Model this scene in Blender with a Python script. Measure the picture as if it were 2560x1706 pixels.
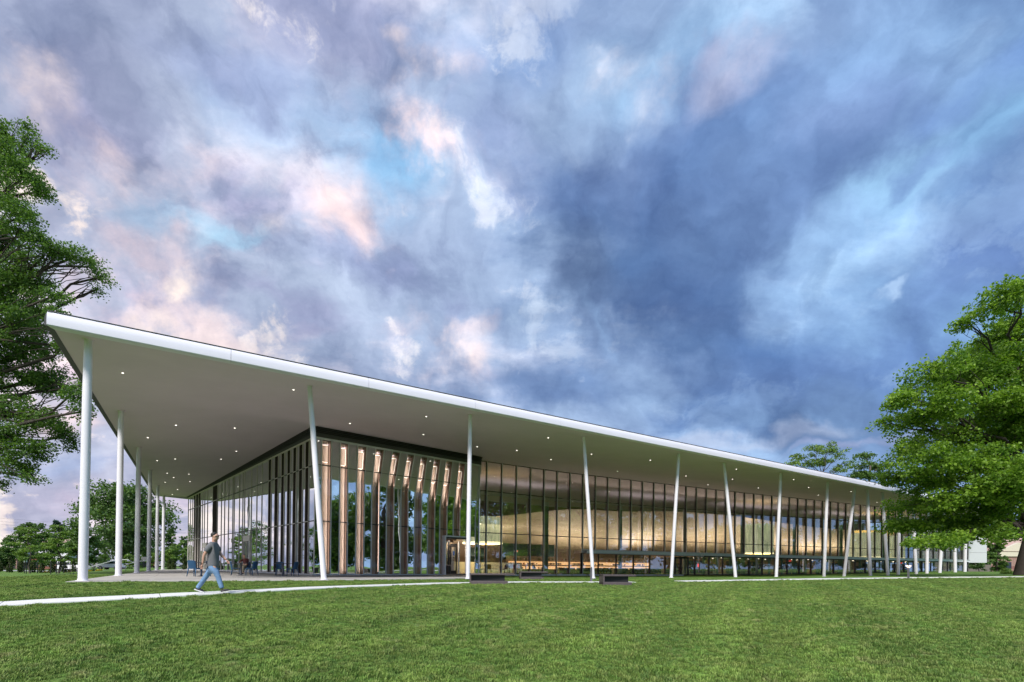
import bpy, bmesh, math, random
import numpy as np
from math import radians as R
from mathutils import Vector, Matrix
random.seed(7)
RNG = np.random.default_rng(11)
scene = bpy.context.scene
COL = scene.collection
for _o in list(bpy.data.objects): bpy.data.objects.remove(_o)

# ------------------------------------------------------------------ camera
EYE = 0.65                      # lens height above the terrace; the terrace is z = 0
FPX = 1240.0                    # focal length in pixels of the 2560-wide photograph
cam_d = bpy.data.cameras.new('camera'); cam = bpy.data.objects.new('camera', cam_d); COL.objects.link(cam)
cam_d.sensor_width = 36; cam_d.lens = 36*FPX/2560
cam_d.clip_start = .05; cam_d.clip_end = 3000
cam_d.shift_y = (1418.5-7.7-853)/2560
cam.matrix_world = Matrix.Translation((0, 0, EYE)) @ Matrix.Rotation(R(90+.355), 4, 'X') @ Matrix.Rotation(R(.527), 4, 'Z')
scene.camera = cam

def hor(x): return 1406.7+.0092*x          # the photograph's horizon (the camera leans by half a degree)
_M = cam.matrix_world.to_3x3(); _SH = cam_d.shift_y*2560/FPX
def ray(x, y): return (_M @ Vector(((x-1280)/FPX, (853-y)/FPX+_SH, -1))).normalized()
def P(x, y, D):                            # a point read off the photograph at depth D (m), as a point of the place
    d = ray(x, y); return Vector((0, 0, EYE)) + d*(D/d.y)
def PZ(x, y, z):                           # the same where it is known to lie at height z
    d = ray(x, y); return Vector((0, 0, EYE)) + d*((z-EYE)/d.z)
def PX(x, D): return Vector(((x-1280)*D/FPX, D, 0))

# ------------------------------------------------------------------ render
scene.render.engine = 'CYCLES'
cy = scene.cycles
cy.use_denoising = True
try: cy.denoiser = 'OPENIMAGEDENOISE'
except Exception: pass
cy.max_bounces = 7; cy.diffuse_bounces = 3; cy.glossy_bounces = 4; cy.transmission_bounces = 4; cy.transparent_max_bounces = 10
cy.sample_clamp_indirect = 4; cy.caustics_reflective = False; cy.caustics_refractive = False
vs = scene.view_settings
vs.view_transform = 'Standard'; vs.look = 'None'; vs.gamma = 1; vs.exposure = .1; vs.use_curve_mapping = False

def lin(r, g, b):
    f = lambda c: (c/255/12.92) if c/255 <= .04045 else ((c/255+.055)/1.055)**2.4
    return (f(r), f(g), f(b), 1)

# ------------------------------------------------------------------ world: a dusk sky of broken cloud
SUN_EL, SUN_AZ = R(44), R(196)             # azimuth clockwise from +Y: behind the camera
world = bpy.data.worlds.new('World'); scene.world = world; world.use_nodes = True
def build_sky():
    nt = world.node_tree; nt.nodes.clear(); N = nt.nodes.new; L = nt.links.new
    out = N('ShaderNodeOutputWorld')
    tc = N('ShaderNodeTexCoord'); sep = N('ShaderNodeSeparateXYZ'); L(tc.outputs['Generated'], sep.inputs[0])
    def math_(op, a, b=None, c=None):
        n = N('ShaderNodeMath'); n.operation = op
        for i, v in enumerate((a, b, c)):
            if v is None: continue
            if isinstance(v, (int, float)): n.inputs[i].default_value = v
            else: L(v, n.inputs[i])
        return n.outputs[0]
    X, Y, Z = sep.outputs
    # stereographic chart of the whole sphere, centred on the horizon ahead
    den = math_('ADD', Y, 1.0001)
    q = N('ShaderNodeCombineXYZ'); L(math_('DIVIDE', X, den), q.inputs[0]); L(math_('DIVIDE', Z, den), q.inputs[1])
    # cloud-deck plane: clouds shrink towards the horizon
    zz = math_('MAXIMUM', Z, 0.0); zz = math_('ADD', zz, .34)
    pl = N('ShaderNodeCombineXYZ'); L(math_('DIVIDE', X, zz), pl.inputs[0]); L(math_('DIVIDE', Y, zz), pl.inputs[1])
    rot = N('ShaderNodeMapping'); rot.inputs['Rotation'].default_value = (0, 0, R(-38)); rot.inputs['Scale'].default_value = (.62, 1.25, 1)
    L(pl.outputs[0], rot.inputs[0])
    def noise(vec, scale, detail, rough=.55, dist=0.0):
        n = N('ShaderNodeTexNoise'); n.inputs['Scale'].default_value = scale; n.inputs['Detail'].default_value = detail
        n.inputs['Roughness'].default_value = rough; n.inputs['Distortion'].default_value = dist; L(vec, n.inputs['Vector']); return n
    w1 = noise(q.outputs[0], 3.2, 4, .6)
    def vm(op, a, b=None, s=None):
        n = N('ShaderNodeVectorMath'); n.operation = op
        L(a, n.inputs[0])
        if b is not None:
            if isinstance(b, tuple): n.inputs[1].default_value = b
            else: L(b, n.inputs[1])
        if s is not None: n.inputs['Scale'].default_value = s
        return n.outputs[1] if op == 'LENGTH' else n.outputs[0]
    wv = vm('SCALE', vm('SUBTRACT', w1.outputs['Color'], (.5, .5, .5)), s=.16)
    qw = vm('ADD', q.outputs[0], wv)
    w2 = noise(q.outputs[0], 13, 5, .6)
    qw = vm('ADD', qw, vm('SCALE', vm('SUBTRACT', w2.outputs['Color'], (.5, .5, .5)), s=.07))
    nf = noise(rot.outputs[0], 1.5, 9, .58, .35)            # shared cloud texture
    n2 = noise(rot.outputs[0], 3.4, 7, .62, .2)
    nbill = noise(q.outputs[0], 8.5, 8, .60, .35)             # small billows
    nmix = math_('ADD', math_('MULTIPLY', nf.outputs[0], .55), math_('MULTIPLY', nbill.outputs[0], .45))
    nc = math_('SUBTRACT', nmix, .5)
    def mix(fac, a, b, mode='MIX'):
        n = N('ShaderNodeMix'); n.data_type = 'RGBA'; n.blend_type = mode; n.clamp_factor = True
        if isinstance(fac, (int, float)): n.inputs[0].default_value = fac
        else: L(fac, n.inputs[0])
        for i, v in ((6, a), (7, b)):
            if isinstance(v, tuple): n.inputs[i].default_value = v
            else: L(v, n.inputs[i])
        return n.outputs[2]
    def mr(v, a, b, c, d, smooth=True):
        n = N('ShaderNodeMapRange'); n.interpolation_type = 'SMOOTHSTEP' if smooth else 'LINEAR'
        L(v, n.inputs[0])
        for i, x in enumerate((a, b, c, d)): n.inputs[i+1].default_value = x
        return n.outputs[0]
    # base: lavender to the left, clear blue to the right, paler and pinker at the horizon
    base = mix(mr(X, -.75, .6, 0, 1, False), lin(172, 177, 206), lin(120, 158, 212))
    base = mix(mr(Z, .32, -.02, 0, .75), base, mix(mr(X, -.6, .6, 0, 1, False), lin(176, 172, 206), lin(140, 156, 205)))
    # generic broken cloud everywhere
    base = mix(mr(nf.outputs[0], .40, .66, 0, .75), base, mix(mr(X, -.7, .5, 0, 1, False), lin(144, 152, 186), lin(106, 134, 188)))
    base = mix(mr(math_('MULTIPLY_ADD', nbill.outputs[0], .5, math_('MULTIPLY', n2.outputs[0], .5)), .49, .60, 0, .85), base, mix(mr(X, -.6, .5, 0, 1, False), lin(222, 208, 224), lin(150, 184, 232)))
    col = base
    puff = mr(math_('MULTIPLY_ADD', nbill.outputs[0], .6, math_('MULTIPLY', w2.outputs[0], .4)), .43, .60, .12, 1.0)
    def blob(x, y, rx, ry, ang, c, st=.8, soft=.8, amp=1.2):
        nonlocal col
        bright = min(c) > 174 and c[0] > 170
        if bright and x < 1700: rx, ry, soft, amp = rx*1.25+12, ry*1.45+14, 1.05, 1.5
        def Q(px, py):
            d = Vector(((px-1280)/FPX, 1, (hor(px)-py)/FPX)).normalized(); return Vector((d.x/(1+d.y), d.z/(1+d.y)))
        ca, sa = math.cos(R(ang)), math.sin(R(ang)); c0 = Q(x, y)
        e1 = Q(x+rx*ca*.5, y-rx*sa*.5)-Q(x-rx*ca*.5, y+rx*sa*.5); e2 = Q(x+ry*sa*.5, y+ry*ca*.5)-Q(x-ry*sa*.5, y-ry*ca*.5)
        th = math.atan2(e1.y, e1.x)
        m = N('ShaderNodeMapping'); m.vector_type = 'TEXTURE'
        m.inputs['Location'].default_value = (c0.x, c0.y, 0); m.inputs['Rotation'].default_value = (0, 0, th)
        m.inputs['Scale'].default_value = (e1.length*1.5, e2.length*1.5, 1); L(qw, m.inputs[0])
        r = vm('LENGTH', m.outputs[0])
        v = math_('SUBTRACT', math_('MULTIPLY_ADD', nc, amp*3.6, 1.0), r)
        f = mr(v, 0, soft, 0, min(1, st*1.1) if bright else st)
        if bright: f = math_('MULTIPLY', f, puff)
        col = mix(f, col, lin(*c))
    bill_ = noise(qw, 5.6, 10, .64, .15); pb_ = noise(pl.outputs[0], 2.3, 9, .60, .25)
    bill = math_('MULTIPLY_ADD', pb_.outputs[0], .5, math_('MULTIPLY', bill_.outputs[0], .5))
    left = mr(X, .25, -.25, .25, 1)
    done = False
    for b in SKY_BLOBS:
        if b[0] == 440 and not done:
            done = True
            sh = mix(mr(X, -.7, .5, 0, 1, False), lin(128, 136, 172), lin(92, 118, 172)); hi = mix(mr(X, -.6, .4, 0, 1, False), lin(238, 222, 224), lin(158, 188, 232))
            col = mix(math_('MULTIPLY', mr(bill, .49, .42, 0, .60), left), col, sh)
            col = mix(math_('MULTIPLY', mr(bill, .525, .57, 0, .85), left), col, hi)
        blob(*b)
    # relief: each billow is lighter towards the low western light and darker away from it
    def relief(src, sc, det_, off, k, rough=.6):
        a = noise(src, sc, det_, rough, .1); b = noise(vm('ADD', src, off) if not isinstance(off, tuple) else vm('ADD', src, off), sc, det_, rough, .1)
        d = math_('SUBTRACT', a.outputs[0], b.outputs[0]); return math_('MULTIPLY_ADD', d, k, 1.0)
    r1 = relief(qw, 5.5, 9, (-.022, -.018, 0), 2.4, .56); r2 = relief(rot.outputs[0], 1.7, 8, (.05, -.06, 0), 1.0)
    rr = math_('MINIMUM', math_('MAXIMUM', math_('MULTIPLY', r1, r2), .68), 1.42)
    rc = N('ShaderNodeCombineColor'); L(math_('MULTIPLY_ADD', rr, 1.10, -.10), rc.inputs[0]); L(rr, rc.inputs[1]); L(math_('MULTIPLY_ADD', rr, .80, .20), rc.inputs[2])
    col = mix(1.0, col, rc.outputs[0], 'MULTIPLY')
    hs = N('ShaderNodeHueSaturation'); hs.inputs['Saturation'].default_value = .98; hs.inputs['Hue'].default_value = .499; L(col, hs.inputs['Color']); col = mix(1.0, hs.outputs[0], (1.02, 1.02, .93, 1), 'MULTIPLY')
    # fine modelling of the cloud surface
    det = noise(rot.outputs[0], 6.5, 8, .6, .3)
    k = N('ShaderNodeCombineColor')
    md = mr(det.outputs[0], .3, .72, .95, 1.17, False); L(md, k.inputs[0]); L(md, k.inputs[1]); L(mr(det.outputs[0], .3, .72, .97, 1.12, False), k.inputs[2])
    col = mix(1.0, col, k.outputs[0], 'MULTIPLY')
    sky = N('ShaderNodeTexSky'); sky.sky_type = 'NISHITA'; sky.sun_disc = False
    sky.sun_elevation = SUN_EL; sky.sun_rotation = SUN_AZ; sky.air_density = 1.2; sky.dust_density = 1.5
    b1 = N('ShaderNodeBackground'); b1.inputs[1].default_value = .06; L(sky.outputs[0], b1.inputs[0])
    b2 = N('ShaderNodeBackground'); b2.inputs[1].default_value = 1.22; L(col, b2.inputs[0])
    ms = N('ShaderNodeMixShader'); ms.inputs[0].default_value = .94
    L(b1.outputs[0], ms.inputs[1]); L(b2.outputs[0], ms.inputs[2]); L(ms.outputs[0], out.inputs[0])
    world.cycles.sampling_method = 'MANUAL'; world.cycles.sample_map_resolution = 512
SKY_BLOBS = [
 # x, y, rx, ry, angle, colour, strength, softness, noise
 (940,440,120,170,12,(122,172,224),.9,.9,1.0), (470,600,130,45,-25,(146,182,222),.8,.8,1.0), (620,645,120,32,8,(150,188,226),.8,.7,1.0),
 (700,300,240,130,10,(150,180,226),.7,1,1.2), (1640,190,300,120,35,(146,184,232),.8,1,1.0), (1800,215,110,50,20,(120,176,226),.8,.8,1.0),
 (2190,470,110,180,-30,(144,188,234),.85,1,1.0), (2470,360,220,70,30,(138,186,236),.8,1,1.0), 
 
 (560,220,300,90,-8,(136,150,198),.8,1,1.2), (840,80,270,100,-20,(136,144,188),.85,.9,1.2), (60,150,170,110,-30,(146,156,198),.7,1,1),
 (600,510,220,95,-15,(160,160,202),.85,.9,1.1), (200,340,220,110,-20,(168,166,206),.7,1,1), (930,690,290,75,-8,(136,148,194),.9,.8,1.1),
 (660,775,230,55,-8,(150,154,196),.85,.9,1.1), (1230,360,150,170,-20,(142,160,210),.85,.9,1.1), (1340,90,280,130,15,(112,138,192),.85,.9,1.1),
 (1250,560,110,60,0,(140,150,196),.8,.9,1.1), (200,780,260,120,0,(200,178,204),.7,1,1),
 (1660,480,520,210,18,(104,130,184),.97,.6,.8), (1680,610,440,240,24,(80,110,168),.97,.8,.7), (1530,680,300,150,6,(68,94,144),.97,1,.7),
 (1730,800,300,110,-42,(76,106,162),.95,.8,.9), (1850,920,290,60,22,(86,120,182),.9,.9,1), (1430,950,320,60,2,(98,124,176),.95,.9,.9),
 (2060,960,360,80,12,(92,122,180),.95,.9,.8), (2280,850,400,110,24,(84,114,174),.97,.9,.8), (2480,640,300,170,35,(88,116,176),.97,.9,.8),
 (2290,455,110,26,26,(110,142,198),.7,1,1.6), (2230,500,70,18,30,(104,136,194),.7,1,1.6), (1900,560,240,170,0,(92,120,174),.9,.9,.8), (2090,240,90,90,0,(114,136,192),.8,.9,1), (2110,130,180,120,40,(122,156,212),.7,1,1), (2470,240,220,60,28,(114,150,216),.7,1,1),
 (440,425,90,50,-15,(240,220,226),.95,.8,1.3), (320,455,170,36,-8,(226,208,222),.85,.9,1.3), (55,255,70,36,-48,(228,212,222),.9,.8,1.2),
 (1010,345,80,60,-30,(224,208,226),.9,.8,1.5), (1080,425,110,50,-35,(230,208,220),.95,.7,1.5), (1075,175,60,32,10,(226,212,226),.85,.8,1.5),
  (870,590,100,50,-35,(230,208,220),.95,.6,1.3), (700,622,60,28,0,(232,218,228),.85,.7,1.5),
  (430,640,80,45,0,(216,200,218),.8,.9,1.6), (505,742,38,16,0,(244,228,228),.95,.6,1.2),
 (385,820,60,30,0,(238,222,224),.9,.7,1.3), (580,845,80,26,-18,(230,212,222),.85,.8,1.6), (1130,835,60,46,10,(234,216,226),.9,.7,1.4),
 (1000,800,90,30,15,(216,202,222),.8,.9,1.6),  (1150,757,60,12,22,(226,208,220),.8,.8,1.3),
 (1555,188,90,30,38,(204,204,230),.85,.8,1.4), (1870,120,190,70,42,(190,192,226),.6,1.3,.9), 
 (1580,310,60,20,55,(196,206,236),.8,.8,1.4), (1440,370,50,45,0,(176,194,230),.8,.9,1.6), 
 (1380,795,200,26,-4,(176,196,234),.8,.8,1.6), (1500,800,110,26,-40,(140,172,222),.6,1,1.3), (2150,1010,420,90,8,(92,120,170),.9,1,.8), (1800,1075,240,24,6,(164,176,212),.6,1,1.5), (2080,1085,160,14,10,(160,166,208),.5,1,1.5), (1430,720,170,110,0,(92,114,158),.85,1,.9),
 (2285,728,45,18,30,(156,184,230),.85,.7,1), 
 (250,1150,420,40,3,(150,166,212),.8,1,1.2), (150,1250,420,26,2,(190,176,206),.7,1,1.2), (280,1020,160,26,0,(222,200,212),.8,.9,1.3),
]
build_sky()

# ------------------------------------------------------------------ sun: soft light of the bright western sky
sun_d = bpy.data.lights.new('sun', 'SUN'); sun_d.energy = 4.4; sun_d.angle = R(14); sun_d.color = (1, .955, .89)
sun = bpy.data.objects.new('sun', sun_d); COL.objects.link(sun)
_sd = Vector((math.sin(SUN_AZ)*math.cos(SUN_EL), math.cos(SUN_AZ)*math.cos(SUN_EL), math.sin(SUN_EL)))
sun.rotation_euler = _sd.to_track_quat('Z', 'Y').to_euler()

# ================================================================== tools
def tag(o, label=None, cat=None, group=None, kind=None):
    if label: o['label'] = label
    if cat: o['category'] = cat
    if group: o['group'] = group
    if kind: o['kind'] = kind
    return o
def thing(name, label, cat, loc=(0, 0, 0), rz=0, group=None):
    o = bpy.data.objects.new(name, None); COL.objects.link(o); o.location = loc; o.rotation_euler = (0, 0, rz)
    o.empty_display_size = .3
    return tag(o, label, cat, group)
def part(name, parent, loc=(0, 0, 0)):       # an Empty that stands for a part which has sub-parts only
    o = bpy.data.objects.new(name, None); COL.objects.link(o); o.parent = parent; o.location = loc; return o

class MB:                                    # collects shapes, links them as ONE mesh object
    def __init__(s): s.v = []; s.f = []
    def add(s, vs, fs):
        n = len(s.v); s.v += [tuple(v) for v in vs]; s.f += [tuple(i+n for i in f) for f in fs]; return s
    def box(s, c, d, rz=0, M=None):
        c = Vector(c); hx, hy, hz = d[0]/2, d[1]/2, d[2]/2; rot = Matrix.Rotation(rz, 3, 'Z') if M is None else M
        vs = [c+rot@Vector((x*hx, y*hy, z*hz)) for z in (-1, 1) for x, y in ((-1, -1), (1, -1), (1, 1), (-1, 1))]
        return s.add(vs, [(3, 2, 1, 0), (4, 5, 6, 7), (0, 1, 5, 4), (1, 2, 6, 5), (2, 3, 7, 6), (3, 0, 4, 7)])
    def bar(s, a, b, w, h, up=(0, 0, 1)):    # a square bar from a to b
        a, b = Vector(a), Vector(b); d = (b-a); L = d.length; z = d.normalized(); u = Vector(up)
        if abs(z.dot(u)) > .99: u = Vector((1, 0, 0))
        x = u.cross(z).normalized(); y = z.cross(x)
        return s.box((a+b)/2, (w, h, L), M=Matrix((x, y, z)).transposed())
    def tube(s, pts, rs, n=10, cap=True):
        pts = [Vector(p) for p in pts]; rs = rs if hasattr(rs, '__len__') else [rs]*len(pts)
        base = len(s.v); x = None
        for i, p in enumerate(pts):
            t = (pts[min(i+1, len(pts)-1)]-pts[max(i-1, 0)]).normalized()
            if x is None:
                u = Vector((0, 0, 1)) if abs(t.z) < .9 else Vector((1, 0, 0)); x = u.cross(t).normalized()
            else: x = (x-t*x.dot(t)).normalized()
            y = t.cross(x)
            for k in range(n):
                a = 2*math.pi*k/n; s.v.append(tuple(p+(x*math.cos(a)+y*math.sin(a))*rs[i]))
        for i in range(len(pts)-1):
            for k in range(n):
                a = base+i*n+k; b = base+i*n+(k+1) % n; s.f.append((a, b, b+n, a+n))
        if cap:
            s.f.append(tuple(base+k for k in reversed(range(n)))); s.f.append(tuple(base+(len(pts)-1)*n+k for k in range(n)))
        return s
    def lathe(s, c, prof, n=16):             # prof: (r, z) from the bottom up
        base = len(s.v); c = Vector(c)
        for r, z in prof:
            for k in range(n): a = 2*math.pi*k/n; s.v.append((c.x+r*math.cos(a), c.y+r*math.sin(a), c.z+z))
        for i in range(len(prof)-1):
            for k in range(n): a = base+i*n+k; b = base+i*n+(k+1) % n; s.f.append((a, b, b+n, a+n))
        s.f.append(tuple(base+k for k in reversed(range(n)))); s.f.append(tuple(base+(len(prof)-1)*n+k for k in range(n))); return s
    def prism(s, poly, z0, z1):              # poly: plan points, counter-clockwise
        n = len(poly); f0 = (lambda p: z0) if not callable(z0) else z0; f1 = (lambda p: z1) if not callable(z1) else z1
        vs = [(p[0], p[1], f0(p)) for p in poly]+[(p[0], p[1], f1(p)) for p in poly]
        return s.add(vs, [tuple(reversed(range(n))), tuple(range(n, 2*n))]+[(i, (i+1) % n, n+(i+1) % n, n+i) for i in range(n)])
    def mesh(s, name):
        me = bpy.data.meshes.new(name); me.from_pydata(s.v, [], s.f); me.update(); return me
    def build(s, name, mat, parent=None, smooth=False, bevel=0, loc=None):
        me = s.mesh(name); me.materials.append(mat)
        if smooth: me.shade_smooth()
        o = bpy.data.objects.new(name, me); COL.objects.link(o)
        if parent: o.parent = parent
        if loc is not None: o.location = loc
        if bevel:
            m = o.modifiers.new('bevel', 'BEVEL'); m.width = bevel; m.segments = 2; m.limit_method = 'ANGLE'; m.angle_limit = R(40)
        if smooth and not bevel:
            pass
        return o
def smooth_by_angle(o, deg=40):
    me = o.data; me.shade_smooth()
    bm = bmesh.new(); bm.from_mesh(me)
    for e in bm.edges: e.smooth = len(e.link_faces) == 2 and e.calc_face_angle(0) < R(deg)
    bm.to_mesh(me); bm.free(); return o
_unit = {}
def brick(name, mat, c, d, rz, parent):      # one box-shaped piece; all of a material share one mesh
    if mat.name not in _unit:
        me = MB().box((0, 0, 0), (1, 1, 1)).mesh('unit_'+mat.name); me.materials.append(mat); _unit[mat.name] = me
    o = bpy.data.objects.new(name, _unit[mat.name]); COL.objects.link(o); o.parent = parent
    o.location = c; o.rotation_euler = (0, 0, rz); o.scale = d; return o
def copy_tree(o, parent=None):
    c = o.copy(); COL.objects.link(c)
    if parent is not None: c.parent = parent
    for ch in list(o.children): copy_tree(ch, c)
    return c

# ------------------------------------------------------------------ materials
def mat(name, col, rough=.6, metal=0, var=.0, vscale=3, bump=0, bscale=20, spec=.5, coat=0, vec='Object', detail=5):
    m = bpy.data.materials.new(name); m.use_nodes = True; nt = m.node_tree; b = nt.nodes['Principled BSDF']
    b.inputs['Roughness'].default_value = rough; b.inputs['Metallic'].default_value = metal
    b.inputs['Specular IOR Level'].default_value = spec; b.inputs['Coat Weight'].default_value = coat
    c = tuple(col)+(1,) if len(col) == 3 else col
    b.inputs['Base Color'].default_value = c
    if var or bump: tc = nt.nodes.new('ShaderNodeTexCoord')
    if var:
        n = nt.nodes.new('ShaderNodeTexNoise'); n.inputs['Scale'].default_value = vscale; n.inputs['Detail'].default_value = detail; n.inputs['Roughness'].default_value = .62
        g = nt.nodes.new('ShaderNodeNewGeometry')
        nt.links.new(tc.outputs[vec] if vec != 'World' else g.outputs['Position'], n.inputs['Vector'])
        r = nt.nodes.new('ShaderNodeMapRange'); r.inputs[1].default_value = .3; r.inputs[2].default_value = .7
        r.inputs[3].default_value = 1-var; r.inputs[4].default_value = 1+var
        nt.links.new(n.outputs[0], r.inputs[0])
        mx = nt.nodes.new('ShaderNodeMix'); mx.data_type = 'RGBA'; mx.blend_type = 'MULTIPLY'; mx.inputs[0].default_value = 1; mx.inputs[6].default_value = c
        nt.links.new(r.outputs[0], mx.inputs[7]); nt.links.new(mx.outputs[2], b.inputs['Base Color'])
    if bump:
        n = nt.nodes.new('ShaderNodeTexNoise'); n.inputs['Scale'].default_value = bscale; n.inputs['Detail'].default_value = 6
        nt.links.new(tc.outputs['Object'], n.inputs['Vector'])
        bp = nt.nodes.new('ShaderNodeBump'); bp.inputs['Strength'].default_value = bump; bp.inputs['Distance'].default_value = .02
        nt.links.new(n.outputs[0], bp.inputs['Height']); nt.links.new(bp.outputs[0], b.inputs['Normal'])
    return m
def emis(name, col, strength):
    m = bpy.data.materials.new(name); m.use_nodes = True; b = m.node_tree.nodes['Principled BSDF']
    b.inputs['Base Color'].default_value = tuple(col[:3])+(1,); b.inputs['Emission Color'].default_value = tuple(col[:3])+(1,); b.inputs['Emission Strength'].default_value = strength
    return m
def glass(name, base, k, tint, gl=(1, 1, 1), warp=.0):     # pane: mirror share (base + k x Fresnel), the rest see-through
    m = bpy.data.materials.new(name); m.use_nodes = True; nt = m.node_tree; nt.nodes.clear(); N = nt.nodes.new; L = nt.links.new
    out = N('ShaderNodeOutputMaterial'); mx = N('ShaderNodeMixShader'); t = N('ShaderNodeBsdfTransparent'); g = N('ShaderNodeBsdfGlossy')
    t.inputs[0].default_value = tuple(tint)+(1,); g.inputs[0].default_value = tuple(gl)+(1,); g.inputs['Roughness'].default_value = .004
    lw = N('ShaderNodeLayerWeight'); lw.inputs[0].default_value = .5; fr = N('ShaderNodeMath'); fr.operation = 'POWER'; fr.inputs[1].default_value = 4.0; L(lw.outputs['Facing'], fr.inputs[0])
    ma = N('ShaderNodeMath'); ma.operation = 'MULTIPLY_ADD'; ma.use_clamp = True; ma.inputs[1].default_value = k; ma.inputs[2].default_value = base
    L(fr.outputs[0], ma.inputs[0]); L(ma.outputs[0], mx.inputs[0]); L(t.outputs[0], mx.inputs[1]); L(g.outputs[0], mx.inputs[2]); L(mx.outputs[0], out.inputs[0])
    if warp:
        ge = N('ShaderNodeNewGeometry'); n = N('ShaderNodeTexNoise'); n.inputs['Scale'].default_value = .9; n.inputs['Detail'].default_value = 1
        L(ge.outputs['Position'], n.inputs['Vector']); bp = N('ShaderNodeBump'); bp.inputs['Strength'].default_value = warp; bp.inputs['Distance'].default_value = .02
        L(n.outputs[0], bp.inputs['Height']); L(bp.outputs[0], g.inputs['Normal'])
    return m
def wood_mat(name, c1, c2, sc=1.0, rough=.45, horiz=False):
    m = bpy.data.materials.new(name); m.use_nodes = True; nt = m.node_tree; b = nt.nodes['Principled BSDF']; N = nt.nodes.new; L = nt.links.new
    b.inputs['Roughness'].default_value = rough
    ge = N('ShaderNodeNewGeometry'); mp = N('ShaderNodeMapping'); mp.inputs['Scale'].default_value = (sc*.5, sc*.5, sc*3) if horiz else (sc*4, sc*4, sc*.35)
    L(ge.outputs['Position'], mp.inputs[0])
    n = N('ShaderNodeTexNoise'); n.inputs['Scale'].default_value = 2.2; n.inputs['Detail'].default_value = 6; n.inputs['Distortion'].default_value = .6; L(mp.outputs[0], n.inputs['Vector'])
    r = N('ShaderNodeValToRGB'); r.color_ramp.elements[0].position = .3; r.color_ramp.elements[1].position = .7
    r.color_ramp.elements[0].color = tuple(c1)+(1,); r.color_ramp.elements[1].color = tuple(c2)+(1,)
    L(n.outputs[0], r.inputs[0]); L(r.outputs[0], b.inputs['Base Color']); return m

M = {}
M['fascia'] = mat('fascia_white', (.72, .71, .80), .38, var=.03, vscale=.6)
M['soffit'] = mat('soffit_plaster', (.68, .56, .66), .75, var=.04, vscale=.5, bump=.05, bscale=40)
M['roof'] = mat('roof_membrane', (.5, .5, .5), .8, var=.1)
M['column'] = mat('column_paint', (.78, .76, .83), .32, var=.02, vscale=1.5)
M['louvre'] = mat('louvre_charcoal', (.025, .026, .028), .5)
M['frieze'] = mat('frieze_charcoal', (.06, .062, .066), .55)
M['alu'] = mat('aluminium_cap', (.64, .67, .71), .38, .1)
M['alu_warm'] = mat('aluminium_warm', (.70, .65, .61), .4, .05)
M['dark_frame'] = mat('dark_frame', (.05, .052, .055), .45, .2)
M['band'] = mat('band_metal', (.78, .80, .84), .5, .0, var=.04, vscale=2)
M['black'] = mat('black_metal', (.02, .02, .022), .4)
M['brown_panel'] = mat('dark_brown_panel', (.026, .019, .016), .8, var=.15, spec=.1)
M['panel_white'] = mat('panel_white', (.60, .62, .65), .45, var=.02)
M['concrete'] = mat('terrace_concrete', (.42, .40, .38), .8, var=.10, vscale=1.3, bump=.15, bscale=60, vec='World')
M['paver'] = mat('dark_paver', (.16, .15, .15), .8, var=.12, vscale=2, bump=.15, bscale=50, vec='World')
M['path'] = mat('path_concrete', (.66, .66, .66), .85, var=.08, vscale=2.5, bump=.15, bscale=70, vec='World')
M['asphalt'] = mat('asphalt', (.09, .09, .095), .85, var=.12, vscale=1, vec='World')
M['bronze'] = mat('bench_bronze', (.115, .092, .098), .45, .2, var=.12, vscale=3)
M['blue'] = mat('chair_blue', (.018, .075, .16), .38, var=.08, vscale=8)
M['table_dark'] = mat('table_top', (.05, .055, .07), .35)
M['grey_post'] = mat('grey_post', (.14, .14, .155), .45, .2)
M['glass_clear'] = glass('glass_clear', .20, .8, (.95, .97, .96), warp=.12)
M['glass_wood'] = glass('glass_over_wood', .03, .5, (.98, .97, .96), warp=.1)
M['glass_mirror'] = glass('glass_mirror', .78, .5, (.45, .5, .48), (.94, .98, 1.0), warp=.22)
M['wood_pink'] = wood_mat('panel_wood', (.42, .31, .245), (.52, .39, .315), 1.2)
M['wood_shade'] = wood_mat('panel_wood_shaded', (.20, .13, .105), (.27, .18, .145), 1.2)  # darker copy of the board wood: the return's shade is put into its colour
M['wood_warm'] = wood_mat('ceiling_wood', (.46, .345, .24), (.60, .475, .35), .5, .5, True)
M['wall_warm'] = mat('inner_wall', (.36, .27, .21), .7, var=.08)
M['floor_in'] = mat('inner_floor', (.22, .20, .18), .35, var=.1)
M['green_col'] = mat('inner_column', (.20, .26, .24), .45)
M['screen'] = mat('dark_screen', (.012, .025, .025), .3)
M['lamp'] = emis('downlight_lens', (1, .92, .80), 3)
M['strip'] = emis('light_strip', (1, .86, .76), 1.15)
M['cove'] = emis('cove_light', (1, .58, .26), 1.15)
M['exit'] = emis('exit_red', (1, .03, .02), 1.6)

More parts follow.
